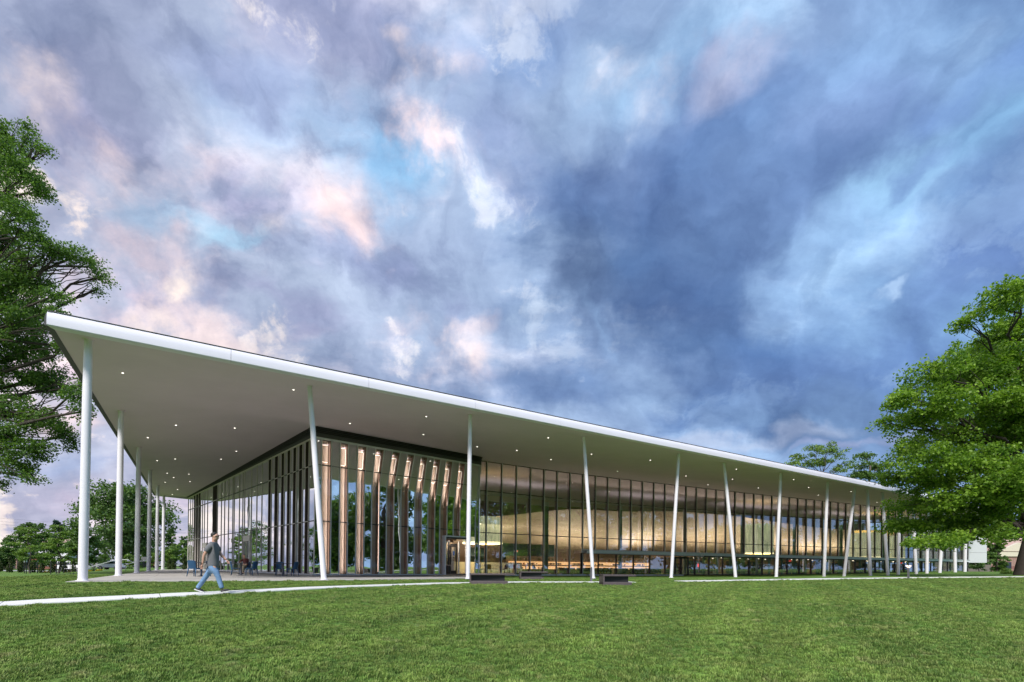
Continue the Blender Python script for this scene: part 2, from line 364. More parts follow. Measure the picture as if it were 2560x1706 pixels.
# ================================================================== plan of the building
ZR = 8.73                                                    # underside of the roof edge
C0 = PZ(116.7, 811.8, ZR); _c = PZ(2252, 1232.2, ZR)         # near corner of the roof, a point of its long edge
EDIR = (_c-C0).normalized(); C1 = C0+EDIR*((PZ(2475, 1276, ZR)-C0).length)
CL = PZ(386, 1239, ZR)                                       # far left corner of the roof
P0 = PX(785, 32.6); P1 = PX(1196.5, 41.2); P2 = PX(469, 60.8)  # timber-lined room: near corner, right end, far left end
FN = [Vector(p+(0,)) for p in [(-2.75, 42.7), (5, 47.5), (13.4, 51.9), (26.4, 58.1), (34.5, 61.6), (43, 65.2), (52.4, 69.2), (70.7, 77.0)]]
_cum = [0]
for a, b in zip(FN, FN[1:]): _cum.append(_cum[-1]+(b-a).length)
FLEN = _cum[-1]
def fac(s, off=0, z=0):                                      # along the long glass wall: distance s, off metres indoors
    s_ = min(max(s, 0), FLEN-1e-4)
    for i in range(len(FN)-1):
        if s_ <= _cum[i+1]: break
    d = (FN[i+1]-FN[i]).normalized(); t = s_-_cum[i]
    # smoothed normal
    def dr(j): j = min(max(j, 0), len(FN)-2); return (FN[j+1]-FN[j]).normalized()
    L = _cum[i+1]-_cum[i]; u = t/L; dn = (dr(i-1)*(max(0, .5-u))+dr(i)*(1-max(0, .5-u)-max(0, u-.5))+dr(i+1)*max(0, u-.5)).normalized()
    p = FN[i]+d*(t+(s-s_)); n = Vector((-dn.y, dn.x, 0)); p = p+n*off; p.z = z; return p
def fdir(s): d = fac(s+.3)-fac(s-.3); return math.atan2(d.y, d.x)
def s_of(x):                                                 # where the sight line through photograph column x meets the wall
    lo, hi = 0, FLEN
    t = (x-1280)/FPX
    for _ in range(40):
        m = (lo+hi)/2; p = fac(m)
        if p.x/p.y < t: lo = m
        else: hi = m
    return lo

# ================================================================== ground
def sst(a, b, x): t = np.clip((x-a)/(b-a), 0, 1); return t*t*(3-2*t)
FNa = np.array([(p.x, p.y) for p in FN])
def terrain(x, y):
    x = np.asarray(x, float); y = np.asarray(y, float)
    z = np.interp(y, [-40, 0, 6, 9, 11, 14, 17, 20, 24, 30, 34], [-1.5, -1.02, -.78, -.47, -.33, -.18, -.12, -.10, -.08, -.05, -.045])
    z = z-.35*sst(-6, -16, x)*(1-sst(6, 13, y))*.6
    xs = 7+20*sst(34, 46, y)
    z = z+np.clip((x-xs)*.0165, 0, .56)*sst(14, 26, y)
    z = z+np.clip((x-40)*.004, 0, .3)*sst(20, 40, y)
    # the lower lawn to the left of the terrace
    side = -((x+15.9)*.84+(y-17.2)*.54)                      # metres beyond the terrace's left edge
    low = sst(.6, 16, side)*sst(15.5, 34, y)
    z = z-.95*low
    z = z+.12*np.sin(x*.21+1.3)*np.sin(y*.17)*sst(-3, 4, -np.abs(y-9)+9)*.4
    # the turf meets the terrace's front edge almost flush
    px, py = x+15.9, y-17.3; u = px*.853+py*.522; v = -px*.522+py*.853
    k = np.exp(-np.clip(-v-.2, 0, 9)**2/1.1)*(u > -.5)*(u < 14)*(v < .6); z = z+(-.02-z)*k*(z > -.3)
    # under the building
    yf = np.interp(x, FNa[:, 0], FNa[:, 1])
    z = np.where((x > P1.x) & (y > yf+.6), -.4, z)
    ang = (x-P0.x)*(-(P1.y-P0.y))+(y-P0.y)*(P1.x-P0.x); an2 = (x-P0.x)*(P2.y-P0.y)-(y-P0.y)*(P2.x-P0.x)
    z = np.where((ang > 3) & (an2 > 8) & (x <= P1.x), -.4, z)
    return z
def tz(x, y): return float(terrain(x, y))
def grid_mesh(name, xs, ys, m, dz=0):
    X, Y = np.meshgrid(xs, ys); Z = terrain(X, Y)+dz
    v = np.stack([X, Y, Z], -1).reshape(-1, 3); nx, ny = len(xs), len(ys)
    i = np.arange(nx*ny).reshape(ny, nx); f = np.stack([i[:-1, :-1], i[:-1, 1:], i[1:, 1:], i[1:, :-1]], -1).reshape(-1, 4)
    me = bpy.data.meshes.new(name); me.vertices.add(len(v)); me.vertices.foreach_set('co', v.ravel())
    me.loops.add(f.size); me.loops.foreach_set('vertex_index', f.ravel().astype(np.int32))
    me.polygons.add(len(f)); me.polygons.foreach_set('loop_start', np.arange(0, f.size, 4, dtype=np.int32)); me.polygons.foreach_set('loop_total', np.full(len(f), 4, dtype=np.int32))
    me.update(calc_edges=True); me.shade_smooth(); me.materials.append(m)
    o = bpy.data.objects.new(name, me); COL.objects.link(o); return o

def grass_material(name, blade=False):
    m = bpy.data.materials.new(name); m.use_nodes = True; nt = m.node_tree; b = nt.nodes['Principled BSDF']; N = nt.nodes.new; L = nt.links.new
    b.inputs['Roughness'].default_value = .55 if blade else .8; b.inputs['Specular IOR Level'].default_value = .25 if blade else .1
    ge = N('ShaderNodeNewGeometry')
    def noise(sc, det, scale=(1, 1, 1)):
        mp = N('ShaderNodeMapping'); mp.inputs['Scale'].default_value = scale; L(ge.outputs['Position'], mp.inputs[0])
        n = N('ShaderNodeTexNoise'); n.inputs['Scale'].default_value = sc; n.inputs['Detail'].default_value = det; n.inputs['Roughness'].default_value = .65; L(mp.outputs[0], n.inputs['Vector']); return n.outputs[0]
    def mr(v, a, b_, c, d):
        n = N('ShaderNodeMapRange'); n.interpolation_type = 'SMOOTHSTEP'; L(v, n.inputs[0])
        for i, q in enumerate((a, b_, c, d)): n.inputs[i+1].default_value = q
        return n.outputs[0]
    def mix(f, a, b_, mode='MIX'):
        n = N('ShaderNodeMix'); n.data_type = 'RGBA'; n.blend_type = mode
        L(f, n.inputs[0]) if not isinstance(f, float) else setattr(n.inputs[0], 'default_value', f)
        for i, v in ((6, a), (7, b_)):
            if isinstance(v, tuple): n.inputs[i].default_value = v
            else: L(v, n.inputs[i])
        return n.outputs[2]
    k = 1.95
    c = mix(mr(noise(.33, 6), .36, .64, 0, 1), (.085*k, .165*k, .030*k, 1), (.150*k, .235*k, .046*k, 1))       # broad patches
    c = mix(mr(noise(.9, 6), .48, .66, 0, .6), c, (.175*k, .23*k, .055*k, 1)); c = mix(mr(noise(2.1, 5), .54, .70, 0, .85), c, (.23*k, .225*k, .10*k, 1)); c = mix(mr(noise(.55, 4), .54, .70, 0, .6), c, (.05*k, .115*k, .022*k, 1))                              # yellowed patches
    c = mix(mr(noise(4.5, 4), .52, .70, 0, .6), c, (.045*k, .095*k, .028*k, 1))                               # darker clumps
    st = N('ShaderNodeTexWave'); st.wave_type = 'BANDS'; st.inputs['Scale'].default_value = .19; st.inputs['Distortion'].default_value = .6; st.inputs['Detail'].default_value = 1
    mp = N('ShaderNodeMapping'); mp.inputs['Rotation'].default_value = (0, 0, R(28)); L(ge.outputs['Position'], mp.inputs[0]); L(mp.outputs[0], st.inputs['Vector'])
    sv = N('ShaderNodeCombineColor'); s_ = mr(st.outputs[0], .2, .8, .88, 1.10)
    for i in range(3): L(s_, sv.inputs[i])
    c = mix(1.0, c, sv.outputs[0], 'MULTIPLY')
    if blade:
        oi = N('ShaderNodeObjectInfo')
        c = mix(mr(oi.outputs['Random'], .25, 1, 0, .6), c, (.34, .38, .12, 1)); c = mix(mr(oi.outputs['Random'], .35, 0, 0, .55), c, (.05, .105, .03, 1))
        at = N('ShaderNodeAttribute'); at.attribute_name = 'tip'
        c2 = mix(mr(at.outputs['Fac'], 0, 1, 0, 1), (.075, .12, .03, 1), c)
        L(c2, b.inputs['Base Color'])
        tr = N('ShaderNodeBsdfTranslucent'); L(c2, tr.inputs[0]); ms = N('ShaderNodeMixShader'); ms.inputs[0].default_value = .3
        L(b.outputs[0], ms.inputs[1]); L(tr.outputs[0], ms.inputs[2]); L(ms.outputs[0], nt.nodes['Material Output'].inputs[0])
    else:
        f = mr(noise(26, 6), .32, .60, .25, .95)
        c = mix(f, c, (.06, .115, .026, 1)); L(c, b.inputs['Base Color'])
        n3 = noise(20, 6, (1, 1, 1)); bp = N('ShaderNodeBump'); bp.inputs['Strength'].default_value = .9; bp.inputs['Distance'].default_value = .05; L(n3, bp.inputs['Height']); L(bp.outputs[0], b.inputs['Normal'])
    return m
M['lawn'] = grass_material('lawn_turf'); M['blade'] = grass_material('grass_blade', True)
lawn = grid_mesh('lawn', np.concatenate([np.arange(-170, -46, 4), np.arange(-46, 90, .75), np.arange(90, 190, 5)]), np.concatenate([np.arange(-60, 2, 3), np.arange(2, 86, .6), np.arange(86, 140, 3)]), M['lawn'])
tag(lawn, kind='structure')
far = MB(); far.add([(-1500, -1500, -1.9), (1500, -1500, -1.9), (1500, 1500, -1.9), (-1500, 1500, -1.9)], [(0, 1, 2, 3)])
tag(far.build('ground', M['lawn']), kind='structure')

def strip(name, pts, w, m, dz=.03, kind='structure', n=2, th=.12):   # a paved strip that follows the ground, cut in slabs by joints
    P_ = [np.array(p[:2], float) for p in pts]; dens = []
    for a, b in zip(P_, P_[1:]):
        L = np.linalg.norm(b-a); k = max(1, int(L/.6)); dens += [a+(b-a)*i/k for i in range(k)]
    dens.append(P_[-1]); D = np.array(dens); t = np.gradient(D, axis=0); t /= np.linalg.norm(t, axis=1)[:, None]; nn = np.stack([-t[:, 1], t[:, 0]], 1)
    cols = [-w/2, -w/6, w/6, w/2]; root = part(name, None); tag(root, kind=kind); m6 = 6
    for c0 in range(0, len(D)-1, 3):
        c1 = min(c0+3, len(D)-1); mb = MB(); idx = list(range(c0, c1+1)); dn = random.uniform(-.004, .004)
        for i in idx:
            c = D[i]+t[i]*(.009 if i == c0 else (-.009 if i == c1 else 0))
            for q in cols: p = c+nn[i]*q; mb.v.append((p[0], p[1], tz(p[0], p[1])+dz+dn))
            for q in (cols[0], cols[-1]): p = c+nn[i]*q; mb.v.append((p[0], p[1], tz(p[0], p[1])-th))
        for i in range(len(idx)-1):
            a = i*m6
            for j in range(3): mb.f.append((a+j+1, a+j, a+m6+j, a+m6+j+1))
            mb.f.append((a+0, a+4, a+m6+4, a+m6+0)); mb.f.append((a+5, a+3, a+m6+3, a+m6+5))
        e = (len(idx)-1)*m6; mb.f += [(0, 1, 2, 3, 5, 4), (e+4, e+5, e+3, e+2, e+1, e)]
        mb.build('slab', m, root)
    return root
def on_ground(x, y):                          # where the sight line meets the lawn
    d = ray(x, y); p = Vector((0, 0, EYE)); t = 2.0
    while t < 200:
        q = p+d*t
        if q.z < tz(q.x, q.y)+.005: return q
        t += .05
    return q
path_pts = [on_ground(x, y) for x, y in [(0, 1512), (130, 1504), (260, 1497.5), (400, 1490.5), (530, 1484), (700, 1475), (880, 1467)]]
path_pts = [path_pts[0]+(path_pts[0]-path_pts[2])*1.2]+path_pts
path_pts += [Vector((-3.2, 21.4, 0)), Vector((-1.3, 23.0, 0)), Vector((.6, 24.2, 0)), Vector((3.6, 25.0, 0)), Vector((6.2, 25.6, 0))]
strip('path', path_pts, .95, M['path'])
strip('side_path', [Vector((9.0, 26.6, 0)), Vector((13, 27.6, 0)), Vector((18.8, 28.9, 0)), Vector((25, 29.7, 0)), Vector((31, 30.2, 0)), Vector((48, 31.2, 0))], 1.1, M['path'])

# terrace under the roof: poured slabs with open joints
TD = Vector((EDIR.x, EDIR.y, 0)).normalized(); TN = Vector((-TD.y, TD.x, 0))
LD = Vector((CL.x-C0.x, CL.y-C0.y, 0)).normalized()
T0 = PZ(163, 1454.6, 0)
ter = part('terrace', None); tag(ter, kind='structure')
def slab_quad(a, b, c, d, m, name='slab', zt=0.0, zb=-.35):
    mb = MB(); q = [a, b, c, d]; cen = sum(q, Vector())/4; q = [p+(cen-p).normalized()*.012 for p in q]
    area = sum(q[i].x*q[(i+1) % 4].y-q[(i+1) % 4].x*q[i].y for i in range(4))
    if area < 0: q.reverse()
    mb.prism(q, zb, zt); return mb.build(name, m, ter)
def inter(p, d, q, e):                        # plan intersection of two lines
    k = (d.x*e.y-d.y*e.x); t = ((q.x-p.x)*e.y-(q.y-p.y)*e.x)/k; return p+d*t
W1 = (P1-P0).normalized(); W2 = (P2-P0).normalized()
# left field: between the roof's left edge and the left glass wall, rows parallel to the front edge
nrow = 13; ncol = 5
TF = T0+TD*9.2                                # front edge, right end of the left field
for i in range(nrow):
    for j in range(ncol):
        def pt(u, v):                          # u across from the left edge, v back
            a = T0+LD*(46.5*v); b = (TF if v == 0 else None)
            b = TF.lerp(P0+Vector((.0, -.0, 0)), min(1, v*nrow/2.2)) if v*nrow < 2.2 else P0+W2*(38.8*(v*nrow-2.2)/(nrow-2.2))
            p = a.lerp(b, u); p.z = 0; return p
        slab_quad(pt(j/ncol, i/nrow), pt((j+1)/ncol, i/nrow), pt((j+1)/ncol, (i+1)/nrow), pt(j/ncol, (i+1)/nrow), M['concrete'])
# strip in front of the timber-lined room
for i in range(7):
    def pt2(u, v):
        a = TF.lerp(Vector((-1.6, 30.0, 0)), u); b = P0.lerp(P1+Vector((.6, .3, 0)), u); return a.lerp(b, v)
    slab_quad(pt2(i/7, 0), pt2((i+1)/7, 0), pt2((i+1)/7, .42), pt2(i/7, .42), M['concrete'])
    slab_quad(pt2(i/7, .42), pt2((i+1)/7, .42), pt2((i+1)/7, 1), pt2(i/7, 1), M['paver'])

# ================================================================== the library
LIB = thing('library_building', 'long white roofed glass library with tall slender columns behind the lawn', 'library', (0, 0, 0))
def SZ_wall(p_kind, s):                        # height of the soffit where it meets the walls
    if p_kind == 'left': return 9.80+(8.86-9.80)*s
    if p_kind == 'wood': return 9.80
    return float(np.interp(s, [0, 20, 40, 60, 82], [9.80, 9.78, 9.65, 9.45, 9.35]))
wall = []                                       # (plan point, soffit height) from the far left round to the far right
for k in range(9): p = P2.lerp(P0, k/8); wall.append(Vector((p.x, p.y, SZ_wall('left', 1-k/8))))
nL = len(wall)
for k in range(1, 5): p = P0.lerp(P1, k/4); wall.append(Vector((p.x, p.y, 9.80)))
wall.append(fac(0, 0, 9.8))
for k in range(1, 15): s = FLEN*k/14; wall.append(fac(s, 0, SZ_wall('long', s)))
nF = len(wall)-nL
wall.append(fac(FLEN+5, 0, 9.3))
edge = [CL.lerp(C0, k/8) for k in range(9)]+[C0.lerp(C1, (k+1)/(nF+1)) for k in range(nF+1)]
mb = MB(); rows = 7
for w_, e_ in zip(wall, edge):
    for r in range(rows): t = r/(rows-1); p = e_.lerp(w_, t); p.z = e_.z+(w_.z-e_.z)*(1-(1-t)**1.35); mb.v.append(tuple(p))
for i in range(len(wall)-1):
    for r in range(rows-1): a = i*rows+r; mb.f.append((a, a+1, a+rows+1, a+rows))
soffit = mb.build('soffit', M['soffit'], LIB, smooth=True)
# indoor ceiling, roof deck and hidden edges
inn = MB(); IN = [fac(s, 24, SZ_wall('long', s)-.2) for s in np.linspace(0, FLEN, 15)]; OU = [fac(s, 0.0, SZ_wall('long', s)-.01) for s in np.linspace(0, FLEN, 15)]
for a, b in zip(OU, IN): inn.v += [tuple(a), tuple(b)]
for i in range(14): inn.f.append((2*i, 2*i+1, 2*i+3, 2*i+2))
inn.build('inner_ceiling', M['soffit'], LIB)
ZT = ZR+.5
BL = CL+Vector((22, 34, 0)); BR = C1+Vector((-8, 62, 0))
deck = MB(); ring = [Vector((C0.x, C0.y, ZT)), Vector((C1.x, C1.y, ZT)), Vector((BR.x, BR.y, ZT)), Vector((BL.x, BL.y, ZT)), Vector((CL.x, CL.y, ZT))]
cen = sum(ring, Vector())/5; inner = [p.lerp(cen, .28) for p in ring]
for p in inner: p.z = 10.15
deck.v = [tuple(p) for p in ring+inner]; deck.f = [(i, (i+1) % 5, 5+(i+1) % 5, 5+i) for i in range(5)]+[(5, 6, 7, 8, 9)]
deck.build('roof_deck', M['roof'], LIB)
# fascia: long metal pieces with open joints
def fascia(a, b, n_, m, hh=.5, dp=.35):
    a = Vector((a.x, a.y, ZR)); b = Vector((b.x, b.y, ZR)); d = (b-a).normalized(); nr = Vector((d.y, -d.x, 0))
    prof = [(0, -.02), (.03, -.03), (.06, .0), (.065, .2), (.04, .34), (-.01, .44), (-.09, .5), (-dp, .53), (-dp, .0)]
    L = (b-a).length
    for k in range(n_):
        p = a+d*(L*k/n_+.006); q = a+d*(L*(k+1)/n_-.006); f = MB(); w = len(prof)
        for c in (p, q):
            for o_, z_ in prof: f.v.append(tuple(c+nr*o_+Vector((0, 0, z_*hh/.5))))
        f.f = [(i, i+w, (i+1) % w+w, (i+1) % w) for i in range(w)]+[tuple(range(w)), tuple(reversed(range(w, 2*w)))]
        smooth_by_angle(f.build('fascia_panel', m, LIB), 35)
fascia(C0, C1, 17, M['fascia'])
fascia(Vector((CL.x, CL.y, 0)), Vector((C0.x, C0.y, 0)), 9, M['frieze'], dp=.13)
fascia(Vector((BL.x, BL.y, 0)), Vector((CL.x, CL.y, 0)), 5, M['fascia'])
fascia(Vector((C1.x, C1.y, 0)), Vector((BR.x, BR.y, 0)), 8, M['fascia'])

# soffit height under a plan point, for columns and lamps
from mathutils.bvhtree import BVHTree
_bvh = BVHTree.FromPolygons([v.co[:] for v in soffit.data.vertices], [tuple(p.vertices) for p in soffit.data.polygons])
def soff(x, y):
    h = _bvh.ray_cast(Vector((x, y, 0)), Vector((0, 0, 1))); return h[0].z if h[0] else ZR+.3
def column(base, top, r):
    top = Vector((top.x, top.y, soff(top.x, top.y)+.02)); c = MB()
    c.tube([base+Vector((0, 0, -.3)), base+Vector((0, 0, .0)), base.lerp(top, .25), base.lerp(top, .5), base.lerp(top, .75), base.lerp(top, .93), top], [r, r, r*1.02, r*1.0, r*.97, r*.88, r*.80], 24)
    o = smooth_by_angle(c.build('column', M['column'], LIB), 40)
    bp_ = MB().lathe((0, 0, 0), [(r*1.5, 0), (r*1.5, .02), (r*1.08, .03), (r*1.04, .09)], 24).build('base_plate', M['column'], o); bp_.location = (base.x, base.y, base.z+.002)
    cl = MB().lathe((0, 0, 0), [(r*1.0, 0), (r*1.25, .02), (r*1.3, .06)], 20); e = cl.build('column_collar', M['soffit'], o); e.location = (top.x, top.y, top.z-.055)
    return o
cols = [(207, 221, 18.25, .145), (810, 773.7, 22.9, .125), (1170, 1175.4, 26.9, .118), (1483, 1459, 31.2, .115), (1678, 1697, 35.4, .118), (1839, 1809.6, 38.4, .125), (1940.5, 1951.6, 42.2, .13),
        (2060, 2068.6, 46, .135), (2110, 2137, 49.2, .145), (2176, 2168, 50.4, .15), (2220, 2205, 52.2, .155), (2245, 2249, 55.2, .16), (2291, 2280, 57, .165), (2317, 2319, 59.5, .17),
        (2349, 2359, 62, .175), (2388, 2385, 64, .18), (2412, 2415, 66, .18)]
for xb, xt, D, r in cols:
    b_ = P(xb, 1440, D); t_ = P(xt, hor(xt)-8.2*FPX/D, D-.15); column(Vector((b_.x, b_.y, 0)), t_, r)
for xb, y, D, r in [(296, 1440, 26.5, .145), (342, 1432, 34.7, .15), (371.5, 1427, 43, .15), (391.5, 1426, 51.4, .15), (407, 1425, 58.6, .16)]:
    b_ = P(xb, y, D); column(Vector((b_.x, b_.y, 0)), Vector((b_.x+.02, b_.y, 9)), r)

# lamps let into the soffit
LP = [(306.6,932),(733.7,974),(439.8,1062.8),(587,1070),(369.4,1093.9),(590.8,1128),(552.6,1148),(437.8,1147.4),(392.9,1151.5),(472.4,1185.2),(417.9,1183),(434,1193.9),(475,1204),(412.8,1205.6),(443.9,1224),(430.6,1236),
      (875,1058.4),(1065.7,1041),(1058.4,1086),(1193,1116.7),(1292,1125.9),(1370.7,1094.3),(1377.3,1148.7),(1478.8,1135.3),(1543.8,1178.3),(1625.7,1150.4),(1841,1172.8),(1831.4,1198),(1895.7,1220),(1984,1199),(2021.8,1218.7),(2045.6,1237.8),
      (2127.7,1229),(2171,1245),(2192.3,1256),(1715,1190),(1770,1212)]
_ring = MB().lathe((0, 0, 0), [(.065, -.004), (.065, .03), (.038, .03), (.038, -.004)], 14).mesh('downlight_ring'); _ring.materials.append(M['fascia'])
_lens = MB().lathe((0, 0, 0), [(.036, -.008), (.036, .02)], 12).mesh('downlight_lens'); _lens.materials.append(M['lamp'])
for x, y in LP:
    h = _bvh.ray_cast(Vector((0, 0, EYE)), ray(x, y))
    if not h[0]: continue
    o = bpy.data.objects.new('downlight', _ring); COL.objects.link(o); o.parent = LIB; o.location = h[0]-Vector((0, 0, .012)); sc = 1 if h[0].y < 30 else 1.25
    o.scale = (sc, sc, 1)
    l = bpy.data.objects.new('lens', _lens); COL.objects.link(l); l.parent = o; l.location = (0, 0, -.01)

# ------------------------------------------------------------------ walls of the timber-lined room
ZG = 9.06; Z1 = 3.60; Z2 = 7.33                # head of the glass, lower and upper transom
def poly_box(name, a0, a1, b1, b0, th, nrm, m, parent):   # plate with corners a0 (bottom left) a1 b1 b0, thickness th along nrm
    v = [a0, a1, b1, b0]; v = v+[p+nrm*th for p in v]
    mb = MB(); mb.add(v, [(0, 1, 2, 3), (7, 6, 5, 4), (0, 4, 5, 1), (1, 5, 6, 2), (2, 6, 7, 3), (3, 7, 4, 0)]); return mb.build(name, m, parent)
# front wall: bays alternate between panes over timber and mirror panes; the upper parts lean to the right, more and more
WL = (P1-P0).length; N1 = Vector((W1.y, -W1.x, 0))       # outward
xm = [740+v/3.484 for v in (213, 300, 375, 445, 520, 590, 655, 722, 785, 848, 910, 972, 1030, 1090, 1145, 1205, 1250, 1312, 1368, 1425, 1483)]
def t_on(x, p, d):
    r_ = Vector(((x-1280)/FPX, 1, 0)); k = r_.x*d.y-r_.y*d.x; t = (r_.y*p.x-r_.x*p.y)/k*1.0
    q = inter(Vector((0, 0, 0)), r_, p, d); return (q-p).dot(d)
ts = [t_on(x, P0, W1) for x in xm]; ts = [0.0]+ts+[WL-.35, WL]
def lean(i): return .50*float(sst(3, 11, i))
def zk(i): return float(np.interp(i, [0, 4, 13, 17, 22], [Z2, 6.75, 6.1, 5.2, 5.0]))
def wp(i, z, off=0.0):
    p = P0+W1*(ts[i]+(lean(i) if ts[i] < WL-.1 else 0)*max(0, (z-zk(i))/(ZG-zk(i))))+N1*off; return Vector((p.x, p.y, z))
for i in range(len(ts)):
    m = MB(); a, k, t = wp(i, 3.12 if i in (18, 19, 20, 21) else .06, .02), wp(i, zk(i), .02), wp(i, ZG, .02); w = .025
    for p, q in ((a, k), (k, t)):
        v = [p-W1*w, p+W1*w, q+W1*w, q-W1*w]; v = v+[x_-N1*.08 for x_ in v]; m.add(v, [(0, 1, 2, 3), (7, 6, 5, 4), (0, 4, 5, 1), (1, 5, 6, 2), (2, 6, 7, 3), (3, 7, 4, 0)])
    m.build('mullion', M['alu'], LIB)
door_bays = (18, 19, 20, 21)
for i in range(len(ts)-1):
    wood = (i % 2 == 1 and 1 <= i <= 19)
    zs = [.06, Z1, Z2, ZG] if i not in door_bays else [3.12, Z1, Z2, ZG]
    zkk = (zk(i)+zk(i+1))/2
    for a, b in zip(zs, zs[1:]):
        lv = [a]+([zkk] if a < zkk < b and lean(i) > 0 else [])+[b]; m = MB()
        for z_a, z_b in zip(lv, lv[1:]):
            v = [wp(i, z_a, -.03)+W1*.03, wp(i+1, z_a, -.03)-W1*.03, wp(i+1, z_b, -.03)-W1*.03, wp(i, z_b, -.03)+W1*.03]; v = v+[x_-N1*.02 for x_ in v]
            m.add(v, [(0, 1, 2, 3), (7, 6, 5, 4), (0, 4, 5, 1), (1, 5, 6, 2), (2, 6, 7, 3), (3, 7, 4, 0)])
        m.build('pane', M['glass_wood'] if wood else M['glass_mirror'], LIB)
        if wood or i % 2 == 0:
            p, q = wp(i, b, -.0), wp(i+1, b, -.0); t_ = MB().bar(p-N1*.04, q-N1*.04, .07, .06 if b == ZG else (.07 if wood else .03)); t_.build('transom', M['dark_frame'] if b < ZG else M['alu'], LIB)
    if wood:
        # a folded timber board behind the glass: broad pale face, narrow return with its shade put into a darker wood
        lo = .06 if i not in door_bays else 3.12
        levels = [lo, zk(i)*.5+.2, zk(i), ZG-.05]
        for z_a, z_b in zip(levels, levels[1:]):
            fl = lambda z, u, o: wp(i, z, o).lerp(wp(i+1, z, o), u)
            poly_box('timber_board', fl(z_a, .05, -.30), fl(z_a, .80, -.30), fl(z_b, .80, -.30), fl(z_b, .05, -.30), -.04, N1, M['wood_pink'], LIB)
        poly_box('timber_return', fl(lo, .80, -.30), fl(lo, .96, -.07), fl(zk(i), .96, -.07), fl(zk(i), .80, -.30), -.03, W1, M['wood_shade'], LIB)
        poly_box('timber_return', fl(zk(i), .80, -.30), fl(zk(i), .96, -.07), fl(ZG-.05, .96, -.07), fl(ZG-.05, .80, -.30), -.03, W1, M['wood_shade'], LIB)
        # added lamp behind the right-hand mullion, longer than the strip there, brightens the board
        l = bpy.data.lights.new('board_fill', 'AREA'); l.energy = 27 if i < 18 else 19; l.color = (1, .92, .84); l.shape = 'RECTANGLE'; l.size = 8.6 if i < 18 else 5.6; l.size_y = .05
        o = bpy.data.objects.new('board_fill', l); COL.objects.link(o); o.parent = LIB; q = P0+W1*(ts[i]+(ts[i+1]-ts[i])*.86+lean(i)*.25)-N1*.075; zc = 4.55 if i < 18 else 6.1
        dn = (-N1*.62-W1*.78).normalized(); za = -dn; xa = Vector((0, 0, 1)); ya = za.cross(xa); o.matrix_local = Matrix.Translation((q.x, q.y, zc)) @ Matrix((xa, ya, za)).transposed().to_4x4()
        # light strips above the upper transom
        zt, zb_ = 8.72-.02*i, 7.62-.03*i
        MB().bar(fl(zt, .08, -.24), fl(zt+.05, .74, -.24), .035, .035).build('light_strip', M['strip'], LIB)
        MB().bar(fl(zb_, .08, -.24), fl(zb_-.02, .70, -.24), .035, .035).build('light_strip', M['strip'], LIB)
        if i > 2: MB().bar(fl(zb_, .78, -.24), fl(zt, .78, -.24), .03, .03).build('light_strip', M['strip'], LIB)
MB().bar(wp(0, .03, .03), P1+Vector((0, 0, .03))+N1*.03, .12, .06).build('sill', M['alu'], LIB)
# left wall: mirror panes of uneven width, dark boards between them near the corner
L2 = (P2-P0).length; N2 = Vector((-W2.y, W2.x, 0))
if N2.dot(Vector((-1, -1, 0))) < 0: N2 = -N2
seq = [(1165,'R'),(1133,'R'),(1105,'D'),(1080,'R'),(1052,'D'),(1028,'R'),(1003,'D'),(978,'R'),(955,'D'),(928,'R'),(905,'D'),(877,'R'),(850,'D'),(820,'R'),(798,'D'),(742,'R'),(700,'R'),(655,'R'),(598,'R'),(583,'R'),(555,'R'),(512,'R'),(500,'R'),(465,'R'),(432,'R'),(405,'R'),(372,'R'),(335,'D'),(290,'R'),(265,'R'),(248,'R'),(232,'R'),(218,'D'),(213,'R'),(197,'D'),(190,'R'),(178,'D'),(165,'R'),(148,'R'),(133,'R')]
tv = [max(0, t_on(430+v/3.336, P0, W2)) for v, _ in seq]; tv[0] = 0; tv[-1] = L2
ZG2 = lambda t: 9.06+(8.72-9.06)*t/L2
for k in range(len(tv)):
    p = P0+W2*tv[k]
    brick('mullion', M['alu_warm'], (p.x+N2.x*.0, p.y+N2.y*.0, ZG2(tv[k])/2+.03), (.05, .05, ZG2(tv[k])-.06), math.atan2(W2.y, W2.x), LIB)
    if k == 0: continue
    a, b = tv[k-1], tv[k]; kind = seq[k][1]; mid = P0+W2*((a+b)/2)
    zs = [.08, Z1, 7.28, ZG2((a+b)/2)-.02]
    for z_a, z_b in zip(zs, zs[1:]):
        if b-a < .07: continue
        off = -.03 if kind == 'R' else .01
        brick('pane' if kind == 'R' else 'dark_board', M['glass_mirror'] if kind == 'R' else M['brown_panel'], (mid.x+N2.x*off, mid.y+N2.y*off, (z_a+z_b)/2), (b-a-.05, .02, z_b-z_a-.03), math.atan2(W2.y, W2.x), LIB)
        if z_b < 9 and z_b != zs[-1]:
            brick('transom', M['alu_warm'] if kind == 'D' else M['dark_frame'], (mid.x, mid.y, z_b), (b-a-.05, .09, .05), math.atan2(W2.y, W2.x), LIB)
MB().bar(P0+N2*.04+Vector((0, 0, .05)), P2+N2*.04+Vector((0, 0, .05)), .1, .1).build('sill', M['panel_white'], LIB)
MB().bar(P0+N2*.03+Vector((0, 0, ZG+.02)), P2+N2*.03+Vector((0, 0, 8.74)), .12, .08).build('glass_head', M['alu_warm'], LIB)
MB().bar(P0+N1*.03+Vector((0, 0, ZG+.03)), P1+N1*.03+Vector((0, 0, ZG+.03)), .12, .07).build('glass_head', M['alu'], LIB)
